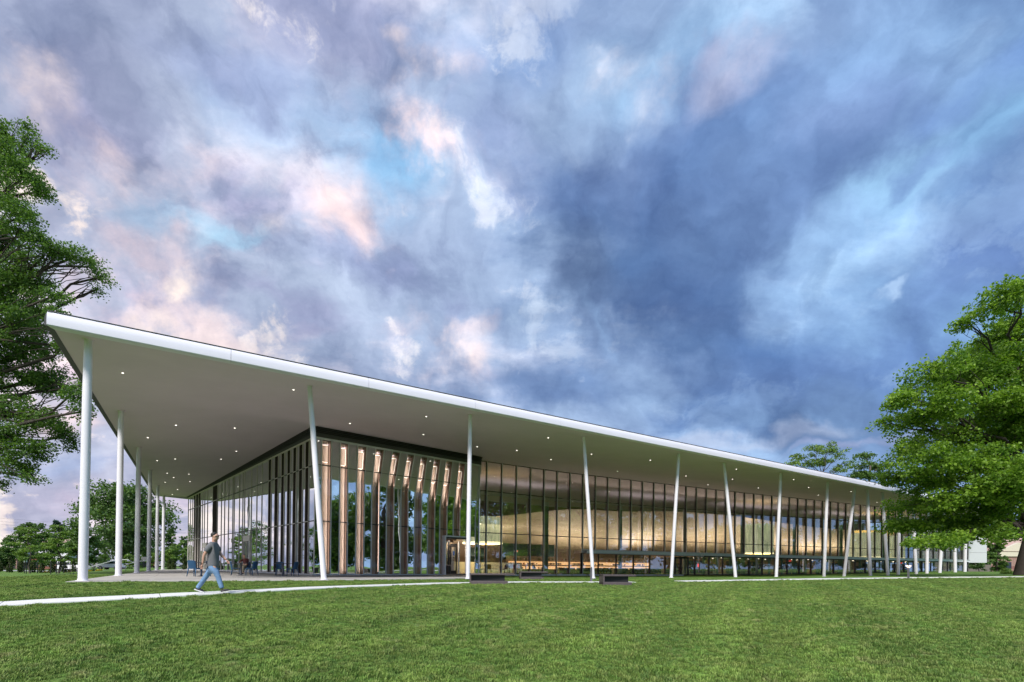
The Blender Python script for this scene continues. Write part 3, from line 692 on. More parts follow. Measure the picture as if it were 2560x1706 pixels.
# portal-like door leaf frame on the left wall
for v0, v1, zt in ((596, 652, 3.2), (258, 290, 3.0)):
    a, b = t_on(430+v1/3.336, P0, W2), t_on(430+v0/3.336, P0, W2); mid = P0+W2*((a+b)/2)+N2*.05; rz = math.atan2(W2.y, W2.x)
    brick('door_head', M['alu_warm'], (mid.x, mid.y, zt-.25), (b-a, .06, .5), rz, LIB)
    for t in (a+.03, (a+b)/2, b-.03):
        p = P0+W2*t+N2*.05; brick('door_frame', M['alu_warm'], (p.x, p.y, (zt-.5)/2+.1), (.07, .06, zt-.6), rz, LIB)
# frieze: a plain dark board, then stacked louvre blades stepping outwards up to the soffit
def frieze(a, b, z0a, z0b, z1a, z1b, nrm, cap):
    m = MB(); q = [Vector((a.x, a.y, z0a)), Vector((b.x, b.y, z0b)), Vector((b.x, b.y, z0b+(z1b-z0b)*.38)), Vector((a.x, a.y, z0a+(z1a-z0a)*.38))]
    poly_box('frieze_board', *q, .05, nrm, M['frieze'], LIB)
    poly_box('frieze_back', *[q[3], q[2], Vector((b.x, b.y, z1b)), Vector((a.x, a.y, z1a))], -.03, nrm, M['black'], LIB)
    for k in range(4):
        f = .40+.15*k; pa = Vector((a.x, a.y, z0a+(z1a-z0a)*f)); pb = Vector((b.x, b.y, z0b+(z1b-z0b)*f)); o = .06+.055*k; h = (z1a-z0a)*.10; h2 = (z1b-z0b)*.10
        v = [pa+nrm*.0, pb+nrm*.0, pb+nrm*o, pa+nrm*o]; v = v+[p_+Vector((0, 0, hh)) for p_, hh in zip(v, (h, h2, h2, h))]
        MB().add(v, [(3, 2, 1, 0), (4, 5, 6, 7), (0, 1, 5, 4), (1, 2, 6, 5), (2, 3, 7, 6), (3, 0, 4, 7)]).build('louvre', M['louvre'], LIB)
frieze(P0, P1+W1*.15, ZG+.08, ZG+.08, 9.80, 9.80, N1, .2)
frieze(P0, P2, ZG+.08, 8.78, 9.80, 8.87, N2, .2)
# inside of that room: dark floor, back walls
def plate(name, m, pts, z0, z1):
    mb = MB(); mb.prism(pts, z0, z1); return mb.build(name, m, LIB)
IC = P0+W1*10+W2*12
mb = MB(); a, b, c, d = P0, P1, P1+W2*26, P2
mb.prism([P0-N1*.1-N2*.1, P1-N1*.1, P1+W2*26, P2+W1*9, P2-N2*.1], -.3, .03); mb.build('room_floor', M['floor_in'], LIB)
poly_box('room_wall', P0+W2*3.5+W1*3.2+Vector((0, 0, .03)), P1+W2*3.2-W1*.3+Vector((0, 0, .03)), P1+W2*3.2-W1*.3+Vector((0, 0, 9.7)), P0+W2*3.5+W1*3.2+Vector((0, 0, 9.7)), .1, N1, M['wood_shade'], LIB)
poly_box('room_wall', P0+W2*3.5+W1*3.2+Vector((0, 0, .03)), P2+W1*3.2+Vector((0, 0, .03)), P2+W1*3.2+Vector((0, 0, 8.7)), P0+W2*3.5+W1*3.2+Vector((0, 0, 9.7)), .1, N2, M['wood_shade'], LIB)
mb = MB(); mb.prism([P0-N1*.2-N2*.2, P1-N1*.2, P1+W2*26, P2+W1*9, P2-N2*.2], lambda p: 8.75, 8.8); mb.build('room_ceiling', M['soffit'], LIB)
# return wall between the room and the long glass wall
A = P1; B = fac(0)
poly_box('return_wall', A+Vector((0, 0, .03)), B+Vector((0, 0, .03)), B+Vector((0, 0, 9.7)), A+Vector((0, 0, 9.7)), .06, (B-A).normalized().cross(Vector((0, 0, 1))), M['glass_mirror'], LIB)

# ------------------------------------------------------------------ entrance lobby on the front wall
E0 = P0+W1*t_on(1110, P0, W1); E1 = P0+W1*t_on(1167, P0, W1); rz1 = math.atan2(W1.y, W1.x)
EW = (E1-E0).length; lobby = part('entrance_lobby', LIB)
def eb(name, m, u, off, z, d):              # u along the wall from E0, off outwards
    p = E0+W1*u+N1*off; return brick(name, m, (p.x, p.y, z), d, rz1, lobby)
DZ = -1.15                                   # the door stands back in the portal
eb('portal_head', M['band'], EW/2, .02, 3.05, (EW+.16, .50, .10)); eb('lobby_ceiling', M['frieze'], EW/2, -.45, 2.94, (EW-.05, 1.3, .10))
eb('portal_side', M['band'], -.03, .02, 1.5, (.09, .50, 3.0)); eb('portal_side', M['band'], EW+.03, .02, 1.5, (.09, .50, 3.0))
eb('lobby_wall', M['black'], .06, -.55, 1.45, (.06, 1.1, 2.85)); eb('lobby_floor', M['paver'], EW/2, -.5, .04, (EW, 1.4, .05))
eb('lobby_wall', M['wood_warm'], .34, DZ+.02, 1.4, (.46, .05, 2.75))
eb('door_frame', M['black'], .62, DZ+.10, 1.4, (.12, .10, 2.75)); eb('door_frame', M['band'], .76, DZ+.14, 1.4, (.06, .10, 2.75)); eb('side_light', M['glass_clear'], .92, DZ+.1, 1.4, (.24, .02, 2.7))
eb('door_frame', M['black'], 1.10, DZ+.10, 1.4, (.14, .10, 2.75)); eb('door_leaf', M['black'], 1.28, DZ+.12, 1.3, (.10, .07, 2.5)); eb('door_leaf', M['black'], 1.84, DZ+.12, 1.3, (.10, .07, 2.5))
eb('door_leaf', M['black'], 1.56, DZ+.12, 2.40, (.5, .07, .26)); eb('door_leaf', M['black'], 1.56, DZ+.12, .17, (.5, .07, .3)); eb('door_glass', M['glass_clear'], 1.56, DZ+.10, 1.3, (.47, .02, 2.0))
eb('lobby_wall', M['wood_warm'], 1.6, DZ-.5, 1.4, (.9, .05, 2.6)); eb('notice', emis('notice_blue', (.04, .12, .35), .15), 1.58, DZ+.125, 1.75, (.15, .012, .34)); eb('notice', M['black'], 1.58, DZ+.125, 1.38, (.10, .012, .12)); eb('notice', M['black'], 1.58, DZ+.125, 1.20, (.10, .012, .08))
eb('door_handle', M['alu'], 1.45, DZ+.19, 1.02, (.30, .03, .03)); eb('door_frame', M['band'], 2.05, DZ+.14, 1.4, (.09, .12, 2.75)); eb('door_frame', M['black'], (2.1+EW)/2, DZ+.06, 1.4, (max(.1, EW-2.1), .05, 2.75))
lm = bpy.data.lights.new('lobby_lamp', 'AREA'); lm.energy = 40; lm.color = (1, .8, .58); lm.size = .5
lo = bpy.data.objects.new('lobby_lamp', lm); COL.objects.link(lo); lo.parent = LIB; q = E0+W1*1.2-N1*.8; lo.location = (q.x, q.y, 2.86)

# ------------------------------------------------------------------ the long glass wall
MS = .50; MP = 1.52; nm = int((FLEN-MS)/MP)+1
ms = [MS+MP*k for k in range(nm)]+[FLEN]
SB = s_of(1450.5)                            # where the canopy band begins
def mull(s, z0, z1):
    rz = fdir(s); m = brick('mullion', M['dark_frame'], fac(s, -.09, (z0+z1)/2), (.055, .20, z1-z0), rz, LIB)
    c = brick('mullion_cap', M['alu'], fac(s, -.205, (z0+z1)/2), (.06, .035, z1-z0), rz, LIB)
for k, s in enumerate(ms):
    mull(s, .06 if s < SB+.5 else 2.48, SZ_wall('long', s)-.03)
prev = 0.02
for k, s in enumerate(ms):
    a, b = prev, s; prev = s
    if b-a < .1: continue
    mid = (a+b)/2; rz = fdir(mid); zt = SZ_wall('long', mid)-.06
    zs = ([.06, 3.62, 7.23, zt] if b <= SB+.6 else [2.48, 3.62, 7.23, zt])
    for z_a, z_b in zip(zs, zs[1:]):
        brick('pane', M['glass_clear'], fac(mid, 0, (z_a+z_b)/2), (b-a-.03, .018, z_b-z_a-.02), rz, LIB)
        if z_b < zt: brick('transom', M['dark_frame'], fac(mid, -.04, z_b), (b-a-.05, .10, .07), rz, LIB)
    brick('glass_head', M['dark_frame'], fac(mid, -.05, zt+.03), (b-a, .12, .05), rz, LIB)
    if b <= SB+.6: brick('sill', M['alu'], fac(mid, -.1, .035), (b-a, .2, .07), rz, LIB)
# canopy band: deep near its start, a plain girder further on
SC = s_of(1738)
def bandpiece(s0, s1, z0, z1, o0, o1, m, name):
    k = max(1, int((s1-s0)/4.6)); 
    for j in range(k):
        a, b = s0+(s1-s0)*j/k, s0+(s1-s0)*(j+1)/k; p, q = fac(a+.006, (o0+o1)/2, (z0+z1)/2), fac(b-.006, (o0+o1)/2, (z0+z1)/2)
        MB().bar(p, q, abs(o1-o0), z1-z0).build(name, m, LIB)
bandpiece(SB, FLEN, 2.12, 2.40, -.10, -.28, M['band'], 'girder'); bandpiece(SB, FLEN, 2.40, 2.46, -.05, -.36, M['alu'], 'girder_flange')
bandpiece(SB, SC, 2.04, 2.11, -.95, -1.12, M['alu'], 'canopy_edge'); bandpiece(SB, SC, 2.13, 2.32, -1.0, -1.10, M['band'], 'canopy_edge'); bandpiece(SB, SC, 2.33, 2.38, -.30, -1.14, M['alu'], 'canopy_plate')
bandpiece(SB, SC, 2.06, 2.10, -.12, -.94, M['black'], 'canopy_soffit'); bandpiece(SB, FLEN, 2.02, 2.11, -.02, -.16, M['black'], 'lower_head')
p = fac(SC, -.7, 2.2); brick('canopy_end', M['panel_white'], p, (.10, .95, .40), fdir(SC), LIB)
# lower storey glazing
xs_low = [1494.6, 1539.2, 1582.6, 1623.4, 1661.8]; sl = [s_of(x) for x in xs_low]; sl = [SB+.05]+sl
while sl[-1] < FLEN-2.2: sl.append(sl[-1]+2.15)
sl.append(FLEN-.02)
DOORX = (s_of(1684), s_of(1716))
for k, s in enumerate(sl):
    brick('lower_mullion', M['black'] if s < SC else M['dark_frame'], fac(s, -.05, 1.0), (.09, .14, 2.05), fdir(s), LIB)
    if k:
        a, b = sl[k-1], s; mid = (a+b)/2
        brick('lower_pane', M['glass_clear'], fac(mid, 0, 1.0), (b-a-.07, .018, 1.98), fdir(mid), LIB)
        brick('lower_sill', M['dark_frame'], fac(mid, -.06, .03), (b-a, .2, .06), fdir(mid), LIB)
        if s > SC: brick('blind_post', M['green_col'], fac(b-.28, .5, 1.0), (.34, .1, 2.0), fdir(mid), LIB)
dm = sum(DOORX)/2; dw = (DOORX[1]-DOORX[0])
for u in (DOORX[0], DOORX[1], dm): brick('door_frame', M['black'], fac(u, -.22, .95), (.16 if u != dm else .05, .12, 1.95), fdir(u), LIB)
brick('door_frame', M['black'], fac(dm, -.22, 1.86), (dw, .12, .2), fdir(dm), LIB)
# white end wall panel
EP = fac(FLEN+.15); e_dir = Vector((math.cos(fdir(FLEN-.5)), math.sin(fdir(FLEN-.5)), 0)); 
e_dir = Vector((.995, .10, 0)); e_n = Vector((e_dir.y, -e_dir.x, 0))
for z_a, z_b in ((2.02, 3.58), (3.61, 9.2)):
    a = EP+Vector((0, 0, z_a)); b = a+e_dir*3.25; poly_box('end_panel', a, b, b+Vector((0, 0, z_b-z_a)), a+Vector((0, 0, z_b-z_a)), -.3, e_n, M['panel_white'], LIB)
    c = b+Vector((0, 14, 0)); poly_box('end_panel', b+e_dir*.01, c, c+Vector((0, 0, z_b-z_a)), b+e_dir*.01+Vector((0, 0, z_b-z_a)), -.2, Vector((1, 0, 0)), M['panel_white'], LIB)

# ------------------------------------------------------------------ inside the long hall
mb = MB(); q = [fac(s, .1, 0) for s in np.linspace(0, FLEN, 14)]+[fac(s, 23, 0) for s in np.linspace(FLEN, 0, 14)]
mb.prism([(p.x, p.y) for p in q], -.3, .03); mb.build('hall_floor', M['floor_in'], LIB)
# the hanging timber vault: front lip high, sweeping down towards the back
mb = MB(); ns, no = 60, 12
for i in range(ns+1):
    s = FLEN*i/ns
    lip = 5.4+1.9*float(sst(0, 17, s))-.55*math.sin(s*.115+.9)*float(sst(12, 30, s)); back = 3.15+.25*math.sin(s*.2)
    for j in range(no+1):
        u = j/no; z = back+(lip-back)*(1-u)**1.15+.35*math.sin(u*math.pi)*math.sin(s*.16+.5); p = fac(s, 6.0+9.0*u, z); mb.v.append(tuple(p))
for i in range(ns):
    for j in range(no): a = i*(no+1)+j; mb.f.append((a, a+1, a+no+2, a+no+1))
mb.build('timber_vault', M['wood_warm'], LIB, smooth=True)
# back wall and its parts
def hall_wall(s0, s1, off, z0, z1, m, name, th=.1):
    k = max(1, int((s1-s0)/6)); 
    for j in range(k):
        a, b = s0+(s1-s0)*j/k, s0+(s1-s0)*(j+1)/k; p, r_ = fac(a, off), fac(b, off); d = (r_-p)
        brick(name, m, (p+r_)/2+Vector((0, 0, (z0+z1)/2)), (d.length, th, z1-z0), math.atan2(d.y, d.x), LIB)
hall_wall(0, FLEN, 15.3, .03, 9.4, M['wall_warm'], 'back_wall')
hall_wall(8.2, 14.6, 10.5, 1.5, 3.35, M['screen'], 'dark_screen', .15)
hall_wall(3.9, 5.6, 9.8, 1.0, 2.75, M['screen'], 'dark_screen', .12)
hall_wall(-.0, 9.2, 8.2, .03, 1.15, M['panel_white'], 'low_counter', .35)
# lit display shelves along the back of the first bays
def shelf_run(s0, s1, off):
    hall_wall(s0, s1, off, .03, 1.9, M['wall_warm'], 'display_case', .1)
    hall_wall(s0+.2, s1-.2, off-.12, .98, 1.32, M['cove'], 'cove_light', .03); hall_wall(s0+.2, s1-.2, off-.12, .48, .82, M['cove'], 'cove_light', .03)
    for z in (.40, .90, 1.40): hall_wall(s0, s1, off-.28, z, z+.07, M['wood_warm'], 'display_shelf', .4)
shelf_run(7.6, 27.5, 8.6)
BOOKS_AT = [(s, z) for z in (.47, .97, 1.47) for s in np.arange(7.9, 27.2, .085) if random.random() < .62]
# inner columns
for k in range(9):
    s = 8.1+9.15*k; p = fac(s, 1.6, 0); c = MB().tube([p, p+Vector((0, 0, 7.4 if k else 7.0))], .2, 16); smooth_by_angle(c.build('inner_column', M['green_col'], LIB), 40)
# curtain-like round pendants
drum_m = bpy.data.materials.new('glass_drum'); drum_m.use_nodes = True; _n = drum_m.node_tree; _b = _n.nodes['Principled BSDF']
_g = _n.nodes.new('ShaderNodeNewGeometry'); _mp = _n.nodes.new('ShaderNodeMapping'); _mp.inputs['Scale'].default_value = (4, 4, .35); _n.links.new(_g.outputs['Position'], _mp.inputs[0])
_no = _n.nodes.new('ShaderNodeTexNoise'); _no.inputs['Scale'].default_value = 2.5; _no.inputs['Detail'].default_value = 5; _n.links.new(_mp.outputs[0], _no.inputs['Vector'])
_rp = _n.nodes.new('ShaderNodeValToRGB'); _rp.color_ramp.elements[0].position = .35; _rp.color_ramp.elements[1].position = .65; _rp.color_ramp.elements[0].color = (.26, .29, .19, 1); _rp.color_ramp.elements[1].color = (.70, .68, .42, 1)
_n.links.new(_no.outputs[0], _rp.inputs[0]); _n.links.new(_rp.outputs[0], _b.inputs['Emission Color']); _b.inputs['Emission Strength'].default_value = .75; _b.inputs['Base Color'].default_value = (.4, .42, .3, 1)
for x, D, r, zt, zb_ in ((1206, 50, 1.95, 5.6, 3.0), (1893, 66, 1.9, 6.6, 2.75), (2165, 77, 2.6, 6.4, 2.6), (2225, 80, 1.9, 6.2, 2.6)):
    p = P(x, 1400, D); c = MB(); nseg = 48; prof = [(r, 0), (r*1.0, (zt-zb_)*.5), (r*.98, zt-zb_)]
    for i, (rr, z) in enumerate(prof):
        for k in range(nseg): a = 2*math.pi*k/nseg; q_ = rr*(1+.02*math.cos(k*math.pi)); c.v.append((q_*math.cos(a), q_*math.sin(a), z))
    for i in range(2):
        for k in range(nseg): a = i*nseg+k; b = i*nseg+(k+1) % nseg; c.f.append((a, b, b+nseg, a+nseg))
    o = c.build('pendant_curtain', drum_m, LIB, loc=(p.x, p.y, zb_))
    rg = MB().lathe((0, 0, 0), [(r*1.02, -.04), (r*1.05, .04), (r*1.02, .12), (r*.9, .12), (r*.9, -.04)], 40); rg.build('pendant_ring', emis('pendant_glow', (1, .86, .5), 1.8) if 'pendant_glow' not in bpy.data.materials else bpy.data.materials['pendant_glow'], o)
# bookcases of the lower storey, each with its books
book_cols = [mat('book_'+n, c, .6) for n, c in (('red', (.25, .05, .04)), ('cream', (.45, .38, .28)), ('blue', (.05, .10, .2)), ('green', (.06, .14, .08)), ('dark', (.05, .04, .04)), ('white', (.55, .55, .52)))]
M['shelf'] = mat('bookcase_dark', (.055, .045, .04), .5)
M['shelf_light'] = mat('bookcase_light', (.34, .28, .2), .5)
for _ci in range(4):
    _b = MB()
    for s_, z_ in BOOKS_AT:
        if int(s_*7.3+z_*11) % 4 == _ci and math.sin(s_*2.1+z_*5) > -.35: _b.box(fac(s_, 8.3, z_+.11), (.05, .16, .15+.08*math.sin(s_*31)), fdir(s_))
    tag(_b.build('display_books', book_cols[(0, 1, 5, 3)[_ci]], LIB), kind='stuff')
def bookcase(s, off, w, h, nsh, m):
    case = part('bookcase', LIB, fac(s, off, .03)); case.rotation_euler.z = fdir(s); fr = MB()
    fr.box((-w/2, 0, h/2), (.04, .35, h)); fr.box((w/2, 0, h/2), (.04, .35, h)); fr.box((0, .16, h/2), (w, .02, h))
    for k in range(nsh+1): fr.box((0, 0, .04+(h-.06)*k/nsh), (w-.04, .33, .03))
    fr.build('bookcase_frame', m, case)
    for ci in range(3):
        bk = MB(); any_ = False
        for k in range(nsh):
            x = -w/2+.05; z0 = .055+(h-.06)*k/nsh; hh = (h-.06)/nsh-.06
            while x < w/2-.06:
                t = random.uniform(.03, .07)
                if random.random() < .82 and random.randrange(3) == ci: bk.box((x+t/2, -.03, z0+hh*.42), (t*.9, .2, hh*random.uniform(.65, .9))); any_ = True
                x += t
        if any_: tag(bk.build('books', book_cols[(ci+int(s)) % 6], case), kind='stuff')
for k, s in enumerate(np.arange(29.5, FLEN-3, 2.9)):
    bookcase(s, 5.2+(k % 3)*.9, 2.5, (1.25, 1.7)[k % 2], 4 if k % 2 else 3, M['shelf'])
for k, s in enumerate(np.arange(12.5, 27, 2.4)): bookcase(s, 4.6, 2.0, .62, 2, M['shelf'] if k % 3 else M['shelf_light'])
# mezzanine slab over the lower storey, with its lamps
hall_wall(29, FLEN, 7.0, 2.05, 2.45, M['wall_warm'], 'mezzanine_edge', 9.6)
_pl = MB().lathe((0, 0, 0), [(.10, 0), (.10, .03)], 12).mesh('mezzanine_lamp'); _pl.materials.append(emis('mezzanine_glow', (1, .84, .6), 5))
for s in np.arange(30.5, FLEN-1, 3.1):
    for off in (2.9, 5.2):
        o = bpy.data.objects.new('ceiling_lamp', _pl); COL.objects.link(o); o.parent = LIB; o.location = fac(s+(off-2.9)*.4, off, 2.01)
# exit signs
def text_obj(name, body, size, m, parent, loc, rz, ext=.004):
    cu = bpy.data.curves.new(name, 'FONT'); cu.body = body; cu.size = size; cu.align_x = 'CENTER'; cu.align_y = 'CENTER'; cu.extrude = ext; cu.materials.append(m)
    t = bpy.data.objects.new('tmp', cu); COL.objects.link(t); bpy.context.view_layer.update()
    me = bpy.data.meshes.new_from_object(t.evaluated_get(bpy.context.evaluated_depsgraph_get())); bpy.data.objects.remove(t)
    me.materials.clear(); me.materials.append(m)
    o = bpy.data.objects.new(name, me); COL.objects.link(o); o.parent = parent; o.rotation_euler = (R(90), 0, rz); o.location = loc; return o
for x, off, z, sc in ((1290.5, 9.3, 2.45, 1.0), (1975, 2.6, 1.80, 1.1), (2253, 2.6, 1.82, 1.15)):
    s = s_of(x); p = fac(s, off, z)
    # move along the wall so the sign stands where it is seen
    t_ = (x-1280)/FPX
    for _ in range(12):
        p = fac(s, off, z); s -= ((p.x-t_*p.y))/max(.3, math.cos(fdir(s))-t_*math.sin(fdir(s)))
    pl_ = brick('exit_sign', mat('sign_white', (.6, .6, .58), .5) if 'sign_white' not in bpy.data.materials else bpy.data.materials['sign_white'], p, (.42*sc, .05, .24*sc), fdir(s), LIB)
    text_obj('sign_letters', 'EXIT', .20*sc, M['exit'], LIB, fac(s, off-.032, z), fdir(s), .003)
s = s_of(1761); brick('red_notice', M['exit'], fac(s, .9, 1.05), (.14, .03, .36), fdir(s), LIB); brick('notice_board', M['panel_white'], fac(s+.15, .95, 1.0), (.6, .03, .9), fdir(s), LIB)
# lights of the hall; the row above the vault is added
def hall_light(s, off, z, e, size, col=(1, .78, .52), up=True, sy=None):
    l = bpy.data.lights.new('hall_light', 'AREA'); l.energy = e; l.color = col; l.shape = 'RECTANGLE'; l.size = size; l.size_y = sy or size*.4
    o = bpy.data.objects.new('hall_light', l); COL.objects.link(o); o.parent = LIB; o.location = fac(s, off, z); o.rotation_euler = (R(180) if up else 0, 0, fdir(s)); return o
for s in (6, 17, 28, 39, 50, 61, 72): hall_light(s, 10.5, 1.8 if s < 28 else 2.6, 430, 9, (1, .86, .66), up=True, sy=3.0)
for s in (8, 26, 44, 62): hall_light(s, 7.5, 7.75, 75, 12, (1, .93, .84), up=True, sy=1.0)  # added uplights without fittings, to brighten the ceiling behind the upper panes
for s in (5, 15, 25): hall_light(s, 5, 4.8, 150, 6, up=False, sy=3)
for s in (34, 46, 58, 70): hall_light(s, 4.5, 1.98, 60, 8, (1, .9, .74), up=False, sy=2.5)

# ================================================================== trees and plants
def leaf_material(name, dark, light, trans=.35, rough=.5):
    m = bpy.data.materials.new(name); m.use_nodes = True; nt = m.node_tree; b = nt.nodes['Principled BSDF']; N = nt.nodes.new; L = nt.links.new
    at = N('ShaderNodeAttribute'); at.attribute_name = 'rnd'
    mx = N('ShaderNodeMix'); mx.data_type = 'RGBA'; mx.inputs[6].default_value = tuple(dark)+(1,); mx.inputs[7].default_value = tuple(light)+(1,)
    L(at.outputs['Fac'], mx.inputs[0]); L(mx.outputs[2], b.inputs['Base Color']); b.inputs['Roughness'].default_value = rough; b.inputs['Specular IOR Level'].default_value = .35
    tr = N('ShaderNodeBsdfTranslucent'); g = N('ShaderNodeMix'); g.data_type = 'RGBA'; g.blend_type = 'MULTIPLY'; g.inputs[0].default_value = 1; g.inputs[7].default_value = (1.25, 1.35, .55, 1)
    L(mx.outputs[2], g.inputs[6]); L(g.outputs[2], tr.inputs[0])
    ms = N('ShaderNodeMixShader'); ms.inputs[0].default_value = trans; L(b.outputs[0], ms.inputs[1]); L(tr.outputs[0], ms.inputs[2]); L(ms.outputs[0], nt.nodes['Material Output'].inputs[0])
    return m
M['leaf_maple'] = leaf_material('leaf_maple', (.045, .13, .016), (.28, .44, .05), .42)
M['leaf_oak'] = leaf_material('leaf_oak', (.040, .10, .024), (.16, .28, .05), .4)
M['leaf_dark'] = leaf_material('leaf_dark', (.036, .088, .028), (.14, .235, .06))
M['leaf_mid'] = leaf_material('leaf_mid', (.045, .10, .026), (.16, .27, .06))
M['leaf_bright'] = leaf_material('leaf_bright', (.08, .16, .03), (.22, .33, .07))
M['leaf_pine'] = leaf_material('leaf_pine', (.014, .045, .028), (.04, .10, .05), .15)
M['leaf_thuja'] = leaf_material('leaf_thuja', (.028, .050, .014), (.085, .115, .03), .15)
M['leaf_yellow'] = leaf_material('leaf_yellow', (.35, .26, .02), (.62, .50, .04))
M['bark'] = mat('bark_grey', (.085, .068, .055), .9, var=.35, vscale=6, bump=.8, bscale=18)
M['bark_dark'] = mat('bark_dark', (.045, .036, .030), .9, var=.3, vscale=6, bump=.8, bscale=18)

def leaves(name, cent, rad, nper, size, m, parent, flat=.5, up=.7, seed=1, light=None):
    """one mesh of folded leaf faces scattered round cluster centres"""
    g = np.random.default_rng(seed); C_ = np.repeat(np.asarray(cent, float), nper, 0); Rr = np.repeat(np.asarray(rad, float), nper)
    n = len(C_); d = g.normal(size=(n, 3)); d /= np.linalg.norm(d, axis=1)[:, None]; r = g.random(n)**.45
    off = d*(r*Rr)[:, None]; off[:, 2] *= flat; pos = C_+off; pos[:, 2] -= .18*(off[:, 0]**2+off[:, 1]**2)/np.maximum(Rr, .1)
    nrm = g.normal(size=(n, 3))*.75; nrm[:, 2] += up; nrm += d*.35; nrm /= np.linalg.norm(nrm, axis=1)[:, None]
    t = np.cross(nrm, g.normal(size=(n, 3))); t /= np.linalg.norm(t, axis=1)[:, None]; b = np.cross(nrm, t)
    s = size*g.uniform(.6, 1.25, n); s = s[:, None]
    v0 = pos-t*s*.5; v1 = pos+b*s*.36+nrm*s*.10; v2 = pos+t*s*.55-nrm*s*.06; v3 = pos-b*s*.36+nrm*s*.10
    V = np.stack([v0, v1, v2, v3], 1).reshape(-1, 3)
    me = bpy.data.meshes.new(name); me.vertices.add(4*n); me.vertices.foreach_set('co', V.astype(np.float32).ravel())
    F = np.arange(4*n, dtype=np.int32); me.loops.add(4*n); me.loops.foreach_set('vertex_index', F)
    me.polygons.add(n); me.polygons.foreach_set('loop_start', np.arange(0, 4*n, 4, dtype=np.int32)); me.polygons.foreach_set('loop_total', np.full(n, 4, dtype=np.int32)); me.update(calc_edges=True)
    cl = np.repeat(g.random(len(cent)), nper); a = me.attributes.new('rnd', 'FLOAT', 'POINT'); a.data.foreach_set('value', np.repeat(np.clip(.55*cl+.45*g.random(n), 0, 1), 4).astype(np.float32))
    me.materials.append(m); o = bpy.data.objects.new(name, me); COL.objects.link(o); o.parent = parent; return o

def limb_path(a, b, sag=.0, k=5, wob=.12, g=None):
    a, b = Vector(a), Vector(b); L = (b-a).length; pts = []
    for i in range(k+1):
        t = i/k; p = a.lerp(b, t); p.z += math.sin(t*math.pi)*L*sag
        if 0 < i < k: p += Vector((g.normal(), g.normal(), g.normal()*.6))*L*wob*.35
        pts.append(p)
    return pts
def tree(name, label, base, trunk_top, r0, lobes, ncl, nper, lsize, m, bark, crad=.8, seed=1, group=None, flat=.5, up=.7, forks=3, cat='tree', twig=.6, limb0=.25, wob=.12, shell=.5, gap=0):
    """lobes: (centre, (rx, ry, rz), weight); everything in world coordinates"""
    g = np.random.default_rng(seed); base = Vector(base); root = thing(name, label, cat, base, 0, group); O = base
    W = np.array([l[2]*(l[1][0]*l[1][1]*l[1][2])**(.6) for l in lobes]); W /= W.sum(); idx = g.choice(len(lobes), ncl, p=W); cent = []; rad = []
    for i in idx:
        c, (rx, ry, rz), _ = lobes[i]; d = g.normal(size=3); d /= np.linalg.norm(d); r = g.random()**shell
        if gap:
            for _ in range(4):
                q = (c[0]+d[0]*rx*r, c[1]+d[1]*ry*r, c[2]+d[2]*rz*r); v_ = math.sin(q[0]*1.9+1.1*math.sin(q[2]*1.3))*math.sin(q[2]*2.1+1.3*math.sin(q[0]*1.7))+.3*math.sin(q[1]*2.3)
                if v_ > -gap+.05: break
                d = g.normal(size=3); d /= np.linalg.norm(d); r = g.random()**shell
        cent.append((c[0]+d[0]*rx*r-O.x, c[1]+d[1]*ry*r-O.y, c[2]+d[2]*rz*r-O.z)); rad.append(crad*g.uniform(.6, 1.3))
    leaves('crown', cent, rad, nper, lsize, m, root, flat, up, seed+5)
    tt = Vector(trunk_top)-O; tr = MB(); k = 6; pts = [Vector((0, 0, -.3))]+[Vector((0, 0, 0)).lerp(tt, i/k)+Vector((g.normal(), g.normal(), 0))*.03*tt.length*(0 < i < k) for i in range(k+1)]
    rs = [r0*1.3]+[r0*(1.2 if i == 0 else 1.0)*(1-.55*i/k) for i in range(k+1)]
    tr.tube(pts, rs, 12); tr.build('trunk', bark, root, smooth=True)
    br = MB(); cent = np.array(cent)
    for i, (c, rr, w) in enumerate(lobes):
        c = Vector(c)-O; h = min(.98, max(limb0, .9*(c.z-.25*math.hypot(c.x, c.y))/max(tt.z, .1))); st = Vector((0, 0, 0)).lerp(tt, h); L = (c-st).length
        if L < .3: continue
        rb = max(.02, r0*.30*min(1, L/8+.2)); pth = limb_path(st, c, .06, 6, wob, g); br.tube(pth, [rb*(1-.72*j/6) for j in range(7)], 6, False)
        sel = np.where(idx == i)[0]
        for q in (g.choice(sel, min(len(sel), forks*3), replace=False) if len(sel) else []):
            e = Vector(cent[q]); st2 = pth[int(g.integers(3, 7))]; p2 = limb_path(st2, e, .03, 3, wob*1.3, g); br.tube(p2, [rb*.26, rb*.2, rb*.13, rb*.05], 4, False)
            if twig and g.random() < twig:
                e2 = e+Vector((g.normal(), g.normal(), g.normal()*.5))*crad*.8; br.tube([p2[2], p2[2].lerp(e2, .5)+Vector((0, 0, .05)), e2], [rb*.12, rb*.08, rb*.03], 4, False)
    br.build('branches', bark, root, smooth=True)
    return root
def plobes(D, lst, dep=1.3, spread=4.0, seed=3, zs=1.0):      # lobes read off the photograph: (x, y, rx, ry[, depth offset])
    g = np.random.default_rng(seed); out = []
    for l in lst:
        x, y, rx, ry = l[:4]; dd = l[4] if len(l) > 4 else g.uniform(-spread, spread); p = P(x, y, D+dd); s = (D+dd)/FPX
        out.append(((p.x, p.y, p.z), (rx*s, max(rx, ry)*s*dep, ry*s*zs), 1.0))
    return out

